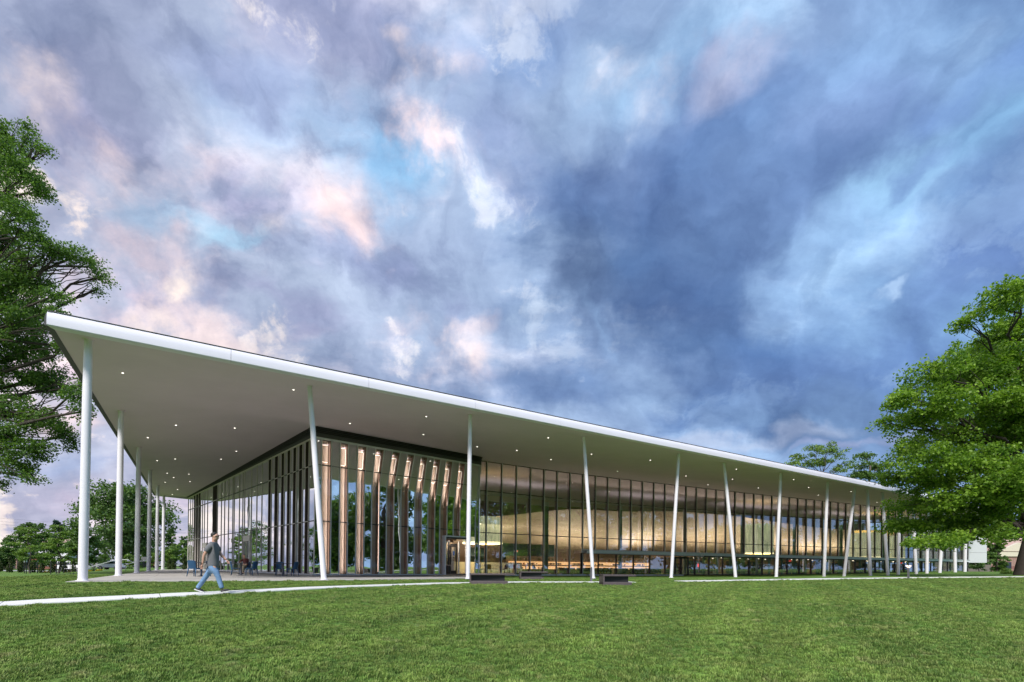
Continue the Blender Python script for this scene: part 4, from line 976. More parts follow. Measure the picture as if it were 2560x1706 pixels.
# the broad maple on the right-hand lawn
mx_, my_ = P(2556, 1433, 35).x, 35.0; mz = tz(mx_, my_)
right_lobes = [(2510,743,62,34),(2422,810,30,22),(2481,848,66,36),(2535,800,50,50),(2342,924,55,26),(2405,941,66,36),(2489,916,76,46),(2249,1000,32,18),(2304,975,52,30),(2363,1017,66,40),(2468,996,86,55),
 (2228,1059,30,20),(2300,1059,56,30),(2363,1092,76,40),(2489,1080,86,55),(2258,1126,38,22),(2321,1156,76,36),(2237,1198,40,18),(2321,1206,66,30),(2426,1164,86,50),(2510,1185,70,55),(2285,1261,62,22),(2363,1250,76,32),(2468,1261,86,40),
 (2243,1312,34,14),(2300,1309,76,20),(2405,1303,86,28),(2510,1303,60,33),(2320,1357,50,12,-3),(2375,1345,45,14,-3),(2436,1328,56,18,-2),(2500,1335,40,16),(2560,900,60,60),(2560,1050,60,60),(2560,1200,70,50),(2560,1310,50,30)]
RL = plobes(35, right_lobes, 1.4, 4.5, 3, 1.1)
for k in range(16):                                    # the half of the crown beyond the picture's edge
    a = 2*math.pi*k/16; RL.append(((mx_+3.4+5.2*math.cos(a)*(.6+.4*(k % 2)), my_+5*math.sin(a), 6+(k*5 % 13)), (2.6, 2.6, 1.5), 1.0))
tree('maple_tree', 'big leafy maple with layered bright green crown beside the far end of the library', (mx_, my_, mz), (mx_+.5, my_+.4, 15), .42, RL, 2700, 54, .20, M['leaf_maple'], M['bark_dark'], .66, 21, flat=.62, up=.55, limb0=.2, wob=.07, forks=3, gap=.5)

# the tall tree reaching in from the left, behind the roof corner
left_lobes = [(20,335,40,35),(62,350,34,40),(10,390,40,45),(112,370,22,10),(55,440,55,40),(104,480,24,24),(25,500,45,40),(45,545,50,45),(85,590,32,28),(20,610,50,45),(60,650,36,26),(150,628,38,18),(192,640,42,22),(236,668,32,22),(256,692,22,14),(246,722,10,18),(110,640,30,20),
 (40,700,50,30),(92,712,46,28),(142,738,28,16),(60,760,60,30),(30,810,60,45),(100,790,50,40),(150,800,30,25),(50,880,70,40),(120,870,50,35),(165,860,26,22),(70,950,70,40),(140,950,46,36),(180,985,34,26),(225,960,18,30),(205,1030,26,30),(60,1030,60,40),(120,1050,45,32),(30,1100,50,45),(90,1120,40,30),(165,1090,26,34),(40,1165,46,26),(85,1195,26,18),(10,1210,20,14),
 (-40,400,70,70),(-60,550,80,80),(-50,700,80,80),(-60,850,80,80),(-60,1000,80,70),(-50,1120,60,50)]
LT = plobes(28, left_lobes, 1.0, 1.8, 5)
lb = Vector((-37.5, 29.5, 0)); lb.z = tz(lb.x, lb.y)
for k in range(12):
    a = 2*math.pi*k/12; LT.append(((lb.x-1+6*math.cos(a), lb.y+5*math.sin(a), 11+(k*5 % 13)), (2.8, 2.8, 2.0), .6))
tree('oak_tree', 'tall spreading tree hanging over from beyond the near corner of the white roof', lb, (lb.x+1.5, lb.y+.2, 21), .55, LT, 4200, 36, .125, M['leaf_oak'], M['bark_dark'], .46, 33, flat=.7, gap=.42, up=.5, forks=2, twig=.6, limb0=.3, wob=.1)

def auto_tree(name, label, x, D, top_y, wpx, m, bark, seed, ncl=170, nper=34, ls=.5, base_z=None, low=.28, group=None, crad=None, X=None, H=None, Wm=None, cat='tree', up=.6, nl=16, twig=0):
    g = np.random.default_rng(seed)
    if X is None: X = P(x, 1420, D).x
    bz = tz(X, D) if base_z is None else base_z
    if H is None: H = EYE+(hor(x)-top_y)*D/FPX-bz
    if Wm is None: Wm = wpx*D/FPX
    lobes = []
    for k in range(nl):
        h = low+(1-low)*((k+.5)/nl); prof = math.sin(min(1, (h-low)/(1-low)*1.0)*math.pi*.80+.42); a = g.uniform(0, 2*math.pi); rr = Wm*.36*max(.15, prof)*g.uniform(.4, 1)
        lobes.append(((X+rr*math.cos(a), D+rr*math.sin(a), bz+H*h*.92), (Wm*.21*g.uniform(.7, 1.3), Wm*.21, H*.10*g.uniform(.7, 1.3)), 1.0))
    return tree(name, label, (X, D, bz), (X+g.normal()*.02*H, D, bz+H*.85), max(.07, H*.022), lobes, ncl, nper, ls, m, bark, crad or Wm*.10, seed, group, .6, up, 2, cat, twig, .22)
BT = 'trees across the road beyond the terrace'
auto_tree('shade_tree', 'large dark domed tree seen between the terrace columns', 305, 105, 1203, 250, M['leaf_dark'], M['bark_dark'], 41, 420, 46, .55, low=.22, nl=30)
auto_tree('shade_tree', 'yellow green shoulder tree in front of the dark domed tree', 205, 92, 1295, 100, M['leaf_mid'], M['bark_dark'], 42, 150, 36, .42, low=.2)
auto_tree('street_tree', 'bluish round tree just outside the last terrace column', 428, 130, 1315, 55, M['leaf_dark'], M['bark_dark'], 43, 110, 34, .5, low=.12)
auto_tree('street_tree', 'fresh green tree touching the far end of the mirrored wall', 462, 100, 1338, 46, M['leaf_mid'], M['bark'], 44, 90, 34, .36, low=.12)
auto_tree('street_tree', 'low pale green tree with flat tiers next to two clipped cypresses', 438, 88, 1362, 60, M['leaf_bright'], M['bark'], 45, 90, 34, .28, low=.34)
auto_tree('street_tree', 'small bright tree glimpsed under the dark domed tree by the handrail', 325, 88, 1384, 36, M['leaf_bright'], M['bark'], 46, 60, 30, .26, low=.28)
auto_tree('street_tree', 'small bright tree behind the white car', 262, 120, 1384, 60, M['leaf_mid'], M['bark'], 47, 60, 30, .34, low=.28)
auto_tree('street_tree', 'tiny light tree next to the grey road sign', 383, 90, 1380, 34, M['leaf_bright'], M['bark'], 62, 50, 30, .26, low=.3)
auto_tree('street_tree', 'broad green tree rising above the staked saplings', 80, 135, 1302, 90, M['leaf_mid'], M['bark'], 48, 190, 38, .5, low=.15)
auto_tree('street_tree', 'dark rounded tree at the picture edge behind the cypresses', 12, 112, 1365, 66, M['leaf_dark'], M['bark_dark'], 49, 150, 36, .42, low=.2)
auto_tree('street_tree', 'dark flat treetop furthest off beside the power lines', 20, 165, 1338, 80, M['leaf_dark'], M['bark_dark'], 50, 110, 36, .6, low=.1)
auto_tree('pine_tree', 'ragged dark pine standing between the two saplings', 140, 150, 1296, 62, M['leaf_pine'], M['bark_dark'], 51, 100, 40, .55, low=.15, up=.2)
auto_tree('street_tree', 'yellowish bushy tree below the ragged pine', 128, 118, 1345, 70, M['leaf_mid'], M['bark'], 52, 120, 36, .4, low=.15)
auto_tree('street_tree', 'dark bushy tree low behind the first sapling', 60, 118, 1362, 62, M['leaf_dark'], M['bark_dark'], 53, 120, 36, .4, low=.12)
auto_tree('street_tree', 'green bushy tree half hidden by the nearest column', 186, 130, 1340, 60, M['leaf_mid'], M['bark_dark'], 54, 120, 36, .42, low=.12)
auto_tree('street_tree', 'low leafy bank of green in the gap past the second column', 372, 150, 1372, 90, M['leaf_dark'], M['bark_dark'], 63, 90, 34, .5, low=.05)
# young trees with their stakes
def sapling(label, x, D, top, w, seed):
    X = P(x, 1420, D).x; bz = tz(X, D); H = EYE+(hor(x)-top)*D/FPX-bz; g = np.random.default_rng(seed); lobes = []
    for k in range(16):
        h = .26+.66*k/15; a = g.uniform(0, 6.28); rr = w*D/FPX*.42*(1-.75*(h-.26)/.66)**.8*g.uniform(.5, 1.05); lobes.append(((X+rr*math.cos(a), D+rr*.8*math.sin(a), bz+H*h), (w*D/FPX*.16, .9, .22), 1.0))
    return tree('sapling', label, (X, D, bz), (X, D, bz+H*.95), .11, lobes, 130, 26, .24, M['leaf_bright'], M['bark'], .5, seed, 'young trees on the lower lawn', .35, 1.0, 2, 'tree', .5, .2)
sapling('thin pale trunked sapling furthest from the roof, tiers of light leaves', 75, 76, 1312, 96, 71)
sapling('slender grey sapling nearest the big white column, tiers of light leaves', 147, 66, 1306, 88, 72)
def stake(x, D, h, label):
    X = P(x, 1420, D).x; t = thing('tree_stake', label, 'stake', (X, D, tz(X, D)), 0, 'stakes round the young trees')
    MB().box((0, 0, h/2-.1), (.09, .09, h+.2)).build('post', M['black'], t); MB().box((0, 0, h+.12), (.12, .10, .30)).build('tag', M['panel_white'], t)
for x, D, l in ((61, 77, 'leaning black stake left of the paler sapling'), (66, 75, 'second black stake close beside the first, left of the paler sapling'), (94, 77, 'black stake right of the paler sapling'), (127, 66, 'black stake left of the nearer sapling'), (141, 65, 'short black stake in front of the nearer sapling trunk'), (160, 66, 'black stake right of the nearer sapling')):
    stake(x, D, 1.75, l)
# clipped columns of cypress
def cypress(x, D, top, w, label, seed):
    X = P(x, 1420, D).x; bz = tz(X, D); H = EYE+(hor(x)-top)*D/FPX-bz; r = w*D/FPX/2; g = np.random.default_rng(seed); t = thing('cypress_shrub', label, 'shrub', (X, D, bz), 0, 'clipped columnar shrubs along the road')
    c = []; rd = []
    for k in range(60):
        h = g.random(); a = g.uniform(0, 6.28); rr = r*.72*(1-h**4)*(.75+.25*math.sin(h*3+.5)); c.append((rr*math.cos(a), rr*math.sin(a), .12+H*h*.93)); rd.append(r*.42)
    leaves('foliage', c, rd, 34, .15, M['leaf_thuja'], t, 1.0, .4, seed); s = MB(); s.tube([(0, 0, -.1), (0, 0, H*.7)], [.07, .03], 6); s.build('stem', M['bark_dark'], t)
for i, (x, D, top, w, l) in enumerate([(0, 84, 1404, 13, 'clipped cypress cut by the picture edge'), (24, 82, 1393, 14, 'tall clipped cypress standing first inside the picture edge'), (52, 83, 1402, 12, 'clipped cypress between the picture edge and the paler sapling'), (81, 83, 1404, 13, 'clipped cypress right behind the paler sapling trunk'),
      (104, 82, 1397, 13, 'clipped cypress in front of the small brick house'), (132, 82, 1395, 14, 'clipped cypress in line with the left stake of the nearer sapling'), (160, 82, 1394, 13, 'clipped cypress right of the nearer sapling'), (184, 90, 1400, 9, 'narrow clipped cypress in front of the white van'),
      (424, 84, 1397, 12, 'clipped cypress just right of the last terrace column'), (461, 84, 1386, 11, 'clipped cypress close against the mirrored wall'), (433, 83, 1400, 8, 'thin clipped cypress paired with its neighbour by the last column')]): cypress(x, D, top, w, l, 80+i)
def bush(name, x, y, D, rpx, hpx, m, label, seed, ls=.09, cat='shrub', group=None, n=40):
    X = P(x, 1420, D).x; bz = tz(X, D); r = rpx*D/FPX; h = hpx*D/FPX; g = np.random.default_rng(seed); t = thing(name, label, cat, (X, D, bz), 0, group)
    c = [(r*.8*math.cos(a)*q, r*.8*math.sin(a)*q, h*(.15+.75*math.sqrt(max(0, 1-q*q))*g.random())) for a, q in zip(g.uniform(0, 6.28, n), g.random(n)**.5)]
    leaves('foliage', c, [min(r, h)*.35]*n, 28, ls, m, t, .8, .6, seed); s = MB(); s.tube([(0, 0, -.1), (0, 0, h*.5)], [.05, .03], 5); s.build('stem', M['bark_dark'], t)
bush('round_shrub', 234, 1428, 84, 9, 8, M['leaf_mid'], 'round dark green shrub between the two nearest columns', 101, .12)
bush('round_shrub', 324, 1427, 84, 8, 6, M['leaf_mid'], 'low round shrub past the second terrace column', 102, .12)
bush('round_shrub', 349, 1426, 86, 6, 6, M['leaf_mid'], 'small round shrub right of the third terrace column', 103, .12)
for i, (x, l) in enumerate(((118, 'yellow flower clump beside the middle cypress'), (171, 'yellow flower clump in front of the white van'), (222, 'yellow flower clump hugging the nearest white column'), (248, 'yellow flower clump right of the round dark shrub'))):
    bush('flower_clump', x, 1430, 83, 8, 4.5, M['leaf_yellow'], l, 110+i, .13, 'flowers', 'yellow flowers along the road', 26)
bush('bright_shrub', 2517, 1428, 52, 14, 16, M['leaf_bright'], 'small bright conical shrub left of the maple trunk', 120, .10, n=60)
# behind the building
tree('locust_tree', 'sparse yellow green tree showing above the roof, the wider one', (P(2055, 1400, 112).x, 112, 0), P(2055, 1185, 112), .35, plobes(112, [(2000,1140,24,10),(2035,1128,30,12),(2070,1122,30,14),(2100,1138,24,14),(2020,1160,26,10),(2060,1155,30,12),(2122,1160,13,10),(2095,1172,20,9),(1985,1156,14,7)], 1, 2.5, 9), 120, 26, .42, M['leaf_bright'], M['bark_dark'], 1.0, 61, None, .5, .6, 4, twig=1, limb0=.7)
tree('locust_tree', 'sparse yellow green tree showing above the roof next to the maple crown', (P(2172, 1400, 106).x, 106, 0), P(2176, 1165, 106), .4, plobes(106, [(2165,1142,26,11),(2150,1165,28,10),(2196,1165,22,12),(2172,1188,26,9),(2145,1185,20,8),(2200,1190,18,8)], 1, 2.5, 10), 130, 28, .42, M['leaf_mid'], M['bark'], 1.0, 64, None, .5, .6, 4, twig=1, limb0=.7)
auto_tree('holly_tree', 'dense dark holly squeezed between the white end wall and the brick hall', 2492, 88, 1322, 60, M['leaf_mid'], M['bark_dark'], 65, 210, 40, .30, low=.10, base_z=.3)
auto_tree('understory_tree', 'low spreading tree seen under the white end wall', 2448, 98, 1392, 60, M['leaf_dark'], M['bark_dark'], 66, 70, 30, .3, low=.3, base_z=.3)
# trees out of the picture that the glass walls mirror
RT = 'trees of the park mirrored in the glass walls'
for i, (X, Y, H, W_) in enumerate(((50, 22, 21, 15), (57, 6, 24, 18), (48, -8, 21, 16), (68, -22, 24, 19), (34, -28, 20, 16), (72, 32, 22, 17), (84, 14, 14, 20), (90, -6, 15, 20), (18, -46, 22, 18),
      (112, 55, 11, 19), (108, 36, 12, 20), (120, 20, 13, 22), (118, 72, 11, 18), (150, 30, 15, 26), (150, 60, 14, 26), (100, -28, 24, 24), (66, 18, 17, 15), (62, -8, 18, 16))):
    auto_tree('park_tree', 'large park tree standing on the lawn beyond the maple', 0, Y, 0, 0, M['leaf_dark'] if i % 2 else M['leaf_oak'], M['bark_dark'], 130+i, 230, 34, .72, group=RT, X=X, H=H, Wm=W_, low=.14)
for i, (X, Y, H, W_) in enumerate(((-92, 62, 12, 12), (-112, 78, 13, 14), (-120, 100, 14, 15), (-86, 45, 10, 10), (-100, 30, 12, 12))):
    auto_tree('park_tree', 'roadside tree beyond the lower lawn', 0, Y, 0, 0, M['leaf_mid'] if i % 2 else M['leaf_dark'], M['bark_dark'], 150+i, 90, 34, .5, group='roadside trees mirrored in the glass', X=X, H=H, Wm=W_, low=.2)

# ------------------------------------------------------------------ grass blades on the near lawn
def tuft(name, nb, rad, h, seed):
    g = np.random.default_rng(seed); v = []; f = []; tip = []
    for k in range(nb):
        a = g.uniform(0, 6.28); r = rad*math.sqrt(g.random()); x, y = r*math.cos(a), r*math.sin(a); b = g.uniform(0, 6.28); hh = h*g.uniform(.55, 1.25); w = .0045*g.uniform(.8, 1.5); lx, ly = math.cos(b), math.sin(b); bend = hh*g.uniform(.15, .75)
        px, py = -ly*w, lx*w; n = len(v)
        v += [(x-px, y-py, -.01), (x+px, y+py, -.01), (x+lx*bend*.35+px*.8, y+ly*bend*.35+py*.8, hh*.6), (x+lx*bend*.35-px*.8, y+ly*bend*.35-py*.8, hh*.6), (x+lx*bend, y+ly*bend, hh)]
        f += [(n, n+1, n+2, n+3), (n+3, n+2, n+4)]; tip += [0, 0, .65, .65, 1]
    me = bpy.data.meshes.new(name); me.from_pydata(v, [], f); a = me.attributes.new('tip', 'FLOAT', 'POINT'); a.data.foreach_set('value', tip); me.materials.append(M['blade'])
    return bpy.data.objects.new(name, me)
tufts = bpy.data.collections.new('grass_tufts')
for k, (nb, rad, h) in enumerate(((24, .07, .030), (28, .08, .038), (32, .06, .050), (20, .09, .026))): tufts.objects.link(tuft('grass_tuft', nb, rad, h, k))
def near_grass():
    xs = []; me = bpy.data.meshes.new('grass'); v = []; f = []; dens = []
    ys = np.concatenate([np.arange(4.6, 14, .45), np.arange(14, 30.5, .75)]); cell = {}
    path_np = [np.array((p.x, p.y)) for p in path_pts]; side = [np.array(p) for p in ((9.0, 26.6), (13, 27.6), (18.8, 28.9), (25, 29.7), (31, 30.2), (48, 31.2))]
    def dist(pt, poly):
        d = 1e9
        for a, b in zip(poly, poly[1:]):
            t = np.clip(np.dot(pt-a, b-a)/np.dot(b-a, b-a), 0, 1); d = min(d, np.linalg.norm(pt-a-(b-a)*t))
        return d
    terr = [(T0, T0+LD*46), (T0, TF), (TF, Vector((-1.6, 30, 0)))]
    for j in range(len(ys)-1):
        y0, y1 = ys[j], ys[j+1]; st = .5 if y0 < 14 else .8; X0, X1 = -1.09*y1-3, 1.09*y1+3
        n = int((X1-X0)/st)
        for i in range(n):
            x0 = X0+(X1-X0)*i/n; x1 = X0+(X1-X0)*(i+1)/n; c = np.array(((x0+x1)/2, (y0+y1)/2))
            if dist(c, path_np) < .62+st*.25 or dist(c, side) < .65+st*.25: continue
            # not on the terrace
            p = Vector((c[0], c[1], 0)); q = p-T0; u = TN.dot(q); w_ = Vector((-LD.y, LD.x, 0)).dot(q)
            if u > -.15 and w_ < .15 and c[0] < TF.x+.3: continue
            if c[0] >= TF.x-.2 and c[0] < .5:
                e = (Vector((-1.6, 30, 0))-TF); nn = Vector((-e.y, e.x, 0)).normalized()
                if nn.dot(p-TF) > -.25: continue
            k = len(v); v += [(x0, y0, 0), (x1, y0, 0), (x1, y1, 0), (x0, y1, 0)]; f.append((k, k+1, k+2, k+3)); dens.append(np.interp(c[1], [4.6, 7, 10, 14, 20, 30], [210, 200, 130, 75, 34, 14]))
    va = np.array(v); va[:, 2] = terrain(va[:, 0], va[:, 1]); me.from_pydata([tuple(x) for x in va], [], f); a = me.attributes.new('dens', 'FLOAT', 'FACE'); a.data.foreach_set('value', np.array(dens, np.float32))
    o = bpy.data.objects.new('grass', me); COL.objects.link(o); tag(o, kind='stuff'); o['label'] = 'mown lawn grass'
    ng = bpy.data.node_groups.new('grass_scatter', 'GeometryNodeTree'); ng.interface.new_socket('Geometry', in_out='INPUT', socket_type='NodeSocketGeometry'); ng.interface.new_socket('Geometry', in_out='OUTPUT', socket_type='NodeSocketGeometry')
    N = ng.nodes.new; L = ng.links.new; gi = N('NodeGroupInput'); go = N('NodeGroupOutput')
    na = N('GeometryNodeInputNamedAttribute'); na.data_type = 'FLOAT'; na.inputs['Name'].default_value = 'dens'
    dp = N('GeometryNodeDistributePointsOnFaces'); L(gi.outputs[0], dp.inputs['Mesh']); L(na.outputs['Attribute'], dp.inputs['Density'])
    ci = N('GeometryNodeCollectionInfo'); ci.inputs['Collection'].default_value = tufts; ci.inputs['Separate Children'].default_value = True; ci.inputs['Reset Children'].default_value = True
    ip = N('GeometryNodeInstanceOnPoints'); L(dp.outputs['Points'], ip.inputs['Points']); L(ci.outputs[0], ip.inputs['Instance']); ip.inputs['Pick Instance'].default_value = True
    rv = N('FunctionNodeRandomValue'); rv.data_type = 'FLOAT_VECTOR'; rv.inputs[0].default_value = (-.12, -.12, 0); rv.inputs[1].default_value = (.12, .12, 6.283)
    L(rv.outputs[0], ip.inputs['Rotation'])
    # taller where a soft noise says so
    ps = N('GeometryNodeInputPosition'); no = N('ShaderNodeTexNoise'); no.inputs['Scale'].default_value = 1.4; no.inputs['Detail'].default_value = 4; L(ps.outputs[0], no.inputs['Vector'])
    mr = N('ShaderNodeMapRange'); mr.inputs[1].default_value = .35; mr.inputs[2].default_value = .7; mr.inputs[3].default_value = .8; mr.inputs[4].default_value = 1.4; L(no.outputs[0], mr.inputs[0])
    rs = N('FunctionNodeRandomValue'); rs.data_type = 'FLOAT'; rs.inputs[2].default_value = .7; rs.inputs[3].default_value = 1.25
    mm = N('ShaderNodeMath'); mm.operation = 'MULTIPLY'; L(mr.outputs[0], mm.inputs[0]); L(rs.outputs[1], mm.inputs[1]); L(mm.outputs[0], ip.inputs['Scale'])
    L(ip.outputs[0], go.inputs[0]); md = o.modifiers.new('scatter', 'NODES'); md.node_group = ng
near_grass()

# ================================================================== furniture on the terrace
def chair_parts(t, m, arms=False):
    s = MB(); s.box((0, .0, .43), (.50, .46, .05)); s.box((0, -.21, .405), (.46, .04, .05)); s.build('seat', m, t, bevel=.015)
    b = MB(); n = 7                                       # curved shell of the back
    for layer in (0, .03):
        for i in range(n):
            a = R(-58+116*i/(n-1)); x = .27*math.sin(a); y = .27-.10*(1-math.cos(a))*1.8+layer*math.cos(a)-.02
            for z in (.40, .62, .86): b.v.append((x*(1+.04*(z-.4)), y+.08*(z-.4)/.45, z-(.06*abs(math.sin(a))**3 if z > .8 else 0)))
    for i in range(n-1):
        for j in range(2):
            a = i*3+j; c = a+3; o = n*3; b.f += [(a, c, c+1, a+1), (a+o, a+1+o, c+1+o, c+o)]
    o = n*3
    for i in range(n-1): b.f += [(i*3+2, i*3+5, i*3+5+o, i*3+2+o), (i*3, i*3+o, i*3+3+o, i*3+3)]
    for i in (0, n-1):
        for j in range(2): a = i*3+j; b.f.append((a, a+1, a+1+o, a+o))
    b.build('backrest', m, t, smooth=False)
    for x, y in ((-.21, -.19), (.21, -.19), (-.22, .20), (.22, .20)):
        l = MB(); k = 1.16 if y > 0 else 1.1; l.tube([(x, y, .42), (x*1.05, y*1.08, .22), (x*k, y*k*(1.12 if y > 0 else 1), 0)], [.034, .026, .018], 8); l.build('leg', m, t, smooth=True)
def chair(label, pos, rz, m=None, name='terrace_chair', group='blue chairs on the terrace'):
    t = thing(name, label, 'chair', pos, rz, group); chair_parts(t, m or M['blue']); return t
def cafe_table(label, pos, name='terrace_table', group='round tables on the terrace', m=None, r=.40):
    t = thing(name, label, 'table', pos, 0, group); MB().lathe((0, 0, .72), [(r*.97, 0), (r, .008), (r, .028), (r*.98, .035)], 32).build('table_top', m or M['table_dark'], t)
    MB().tube([(0, 0, .03), (0, 0, .72)], .055, 12).build('pedestal', M['grey_post'], t, smooth=False); MB().lathe((0, 0, 0), [(.24, 0), (.24, .015), (.06, .035)], 20).build('base', M['grey_post'], t)
    return t
CH = [((487, 1441.6), R(172), 'blue chair with its back to the lawn at the far left table'), ((532, 1441.3), R(60), 'blue chair partly hidden behind the walking man'),
      ((590, 1439.2), R(118), 'blue chair turned away at the table where someone sits'), ((629, 1439.6), R(262), 'blue chair seen side on at the table where someone sits'),
      ((700, 1438.3), R(28), 'blue chair behind the table nearest the corner'), ((731, 1440.6), R(262), 'blue chair seen side on at the table nearest the corner'), ((616, 1436.6), R(20), 'blue chair that the seated person uses')]
chair_pos = []
for (x, y), rz, l in CH: p = PZ(x, y, 0); chair_pos.append(p); chair(l, (p.x, p.y, .004), rz)
tab_pos = []
for (x, y), l in (((503, 1441), 'dark round table beside the walking man'), ((602, 1439.4), 'dark round table with a person sitting behind it'), ((706.5, 1440.2), 'dark round table nearest the glass corner')):
    p = PZ(x, y, 0); tab_pos.append(p); cafe_table(l, (p.x, p.y, .004), r=.52)

# benches: a low plinth, a recessed dark core and a long seat slab reaching out
def bench(label, x, D, L, rz, h=.45):
    X = P(x, 1440, D).x; z = tz(X, D); t = thing('bench', label, 'bench', (X, D, z+.0), rz, 'low dark benches on the lawn')
    MB().box((L*.47, 0, .03), (L*.94, .62, .22)).build('plinth', M['bronze'], t, bevel=.008)
    MB().box((.06+L*.42, .10, h/2), (L*.84, .34, h-.06)).build('core', M['black'], t); MB().box((.03, 0, h/2), (.06, .66, h)).build('end_plate', M['bronze'], t, bevel=.006)
    MB().add([(0, -.34, h-.06), (L*1.12, -.16, h-.06), (L*1.12, .30, h-.06), (0, .34, h-.06), (0, -.34, h+.015), (L*1.12, -.16, h+.015), (L*1.12, .30, h+.015), (0, .34, h+.015)], [(3, 2, 1, 0), (4, 5, 6, 7), (0, 1, 5, 4), (1, 2, 6, 5), (2, 3, 7, 6), (3, 0, 4, 7)]).build('seat_slab', M['bronze'], t, bevel=.008)
bench('dark bench directly in front of the third tall column', 1174, 21.6, 1.75, R(6)); bench('smallest dark bench, set further back towards the glass', 1299, 29.5, 1.5, R(6)); bench('dark bench standing alone right of the bollard', 1503, 21.6, 1.35, R(6))

# path lights
def bollard(label, x, D, h, lit):
    X = P(x, 1440, D).x; t = thing('bollard_light', label, 'bollard', (X, D, tz(X, D)), R(20), 'path lights')
    MB().box((0, 0, h*.45-.1), (.085, .085, h*.9+.2)).build('post', M['grey_post'], t, bevel=.006); MB().add([(-.045, -.045, h*.9), (.045, -.045, h*.9), (.045, .045, h*.9), (-.045, .045, h*.9), (0, -.045, h), (0, .045, h)], [(3, 2, 1, 0), (0, 1, 4), (2, 3, 5), (1, 2, 5, 4), (3, 0, 4, 5)]).build('cap', M['grey_post'], t)
    if lit:
        for sx in (-1, 1): MB().add([(sx*.02, -.05, h), (sx*.17, -.05, h+.10), (sx*.17, .05, h+.10), (sx*.02, .05, h), (sx*.02, -.05, h+.03), (sx*.14, -.05, h+.15), (sx*.14, .05, h+.15), (sx*.02, .05, h+.03)], [(0, 1, 2, 3), (4, 5, 6, 7), (0, 1, 5, 4), (1, 2, 6, 5), (2, 3, 7, 6), (3, 0, 4, 7)]).build('reflector', emis('bollard_glow', (1, .72, .62), 1.1) if 'bollard_glow' not in bpy.data.materials else bpy.data.materials['bollard_glow'], t)
bollard('slim grey bollard at the foot of the fourth tall column', 1478, 25.5, .78, False); bollard('short bollard with lit split head by the path before the far columns', 2271, 28.5, .62, True)
# litter bin by the entrance
q = E0+W1*.75-N1*.55; t = thing('litter_bin', 'black round litter bin beside the glass entrance', 'bin', (q.x, q.y, .066)); MB().lathe((0, 0, 0), [(.19, 0), (.21, .03), (.22, .62), (.2, .64)], 20).build('drum', M['black'], t); MB().lathe((0, 0, .64), [(.225, 0), (.225, .05), (.14, .08)], 20).build('lid', M['grey_post'], t)

# steps and handrails at the far left of the terrace
def handrail(label, a, b, c, h=.95):
    t = thing('handrail', label, 'handrail', (0, 0, 0), 0, 'handrails of the terrace steps'); pts = [a, b, c]
    MB().tube(pts, .03, 8).build('rail', M['alu'], t)
    for p in (a.lerp(b, .35), b, b.lerp(c, .12)): MB().tube([Vector((p.x, p.y, min(tz(p.x, p.y), 0)-.1)), p], .022, 6).build('post', M['grey_post'], t)
handrail('long sloping metal handrail rising from the nearest column', P(212, 1422, 62), P(290, 1400, 56), P(322, 1399.5, 56)); handrail('sloping metal handrail rising past the second column', P(300, 1418, 50), P(342, 1404, 47), P(366, 1402.5, 47))
# back of a road sign
p = P(360, 1425, 76); t = thing('road_sign', 'grey backed road sign on a thin black post', 'road sign', (p.x, 76, tz(p.x, 76))); hs = EYE-(1391-hor(360))*76/FPX-tz(p.x, 76)
MB().tube([(0, 0, -.2), (0, 0, hs)], .045, 8).build('post', M['black'], t); v = MB(); v.add([(-.42, -.06, hs-.1), (.42, -.06, hs-.1), (.42, -.06, hs-.5), (0, -.06, hs-.68), (-.42, -.06, hs-.5), (-.42, -.04, hs-.1), (.42, -.04, hs-.1), (.42, -.04, hs-.5), (0, -.04, hs-.68), (-.42, -.04, hs-.5)], [(0, 4, 3, 2, 1), (5, 6, 7, 8, 9), (0, 1, 6, 5), (1, 2, 7, 6), (2, 3, 8, 7), (3, 4, 9, 8), (4, 0, 5, 9)]); v.build('sign_plate', M['grey_post'], t)
for x, l in ((175, 'thin marker stake left of the nearest column'), (183, 'thin marker stake close to the nearest column')):
    pt = P(x, 1445, 30); t = thing('marker_stake', l, 'stake', (pt.x, 30, tz(pt.x, 30)), 0, 'thin marker stakes'); MB().tube([(0, 0, -.1), (0, 0, .62)], .012, 6).build('rod', M['black'], t); MB().box((0, 0, .64), (.05, .03, .06)).build('cap', M['grey_post'], t)

# ------------------------------------------------------------------ road, cars and houses beyond
road = MB(); ys = [93, 96.5, 100, 104]; xs = list(range(-170, -6, 6))
for y in ys:
    for x in xs: road.v.append((x, y+(x+60)*-.02, tz(x, y)+.05))
n_ = len(xs)
for j in range(3):
    for i in range(n_-1): a = j*n_+i; road.f.append((a, a+1, a+n_+1, a+n_))
M['road'] = mat('road_pale', (.34, .34, .36), .8, var=.08, vscale=.6, vec='World'); tag(road.build('road', M['road']), kind='structure')
def profile_body(t, pts, w, m, name='body', tuck=.88):   # side outline swept across the car, sides drawn in towards the roof
    mb = MB(); n = len(pts); zmax = max(p[1] for p in pts)
    for y in (-w/2, -w/2+.12, w/2-.12, w/2):
        edge_ = abs(y) > w/2-.01
        for x, z in pts: f = (tuck+(1-tuck)*(1-max(0, z-.9)/(zmax-.9))) if z > .9 else 1; mb.v.append((x*(.985 if edge_ else 1), y*f, z*(.985 if edge_ and z > .5 else 1)))
    for k in range(3):
        for i in range(n): a = k*n+i; b = k*n+(i+1) % n; mb.f.append((a, b, b+n, a+n))
    mb.f += [tuple(reversed(range(n))), tuple(3*n+i for i in range(n))]; return mb.build(name, m, t, bevel=.02)
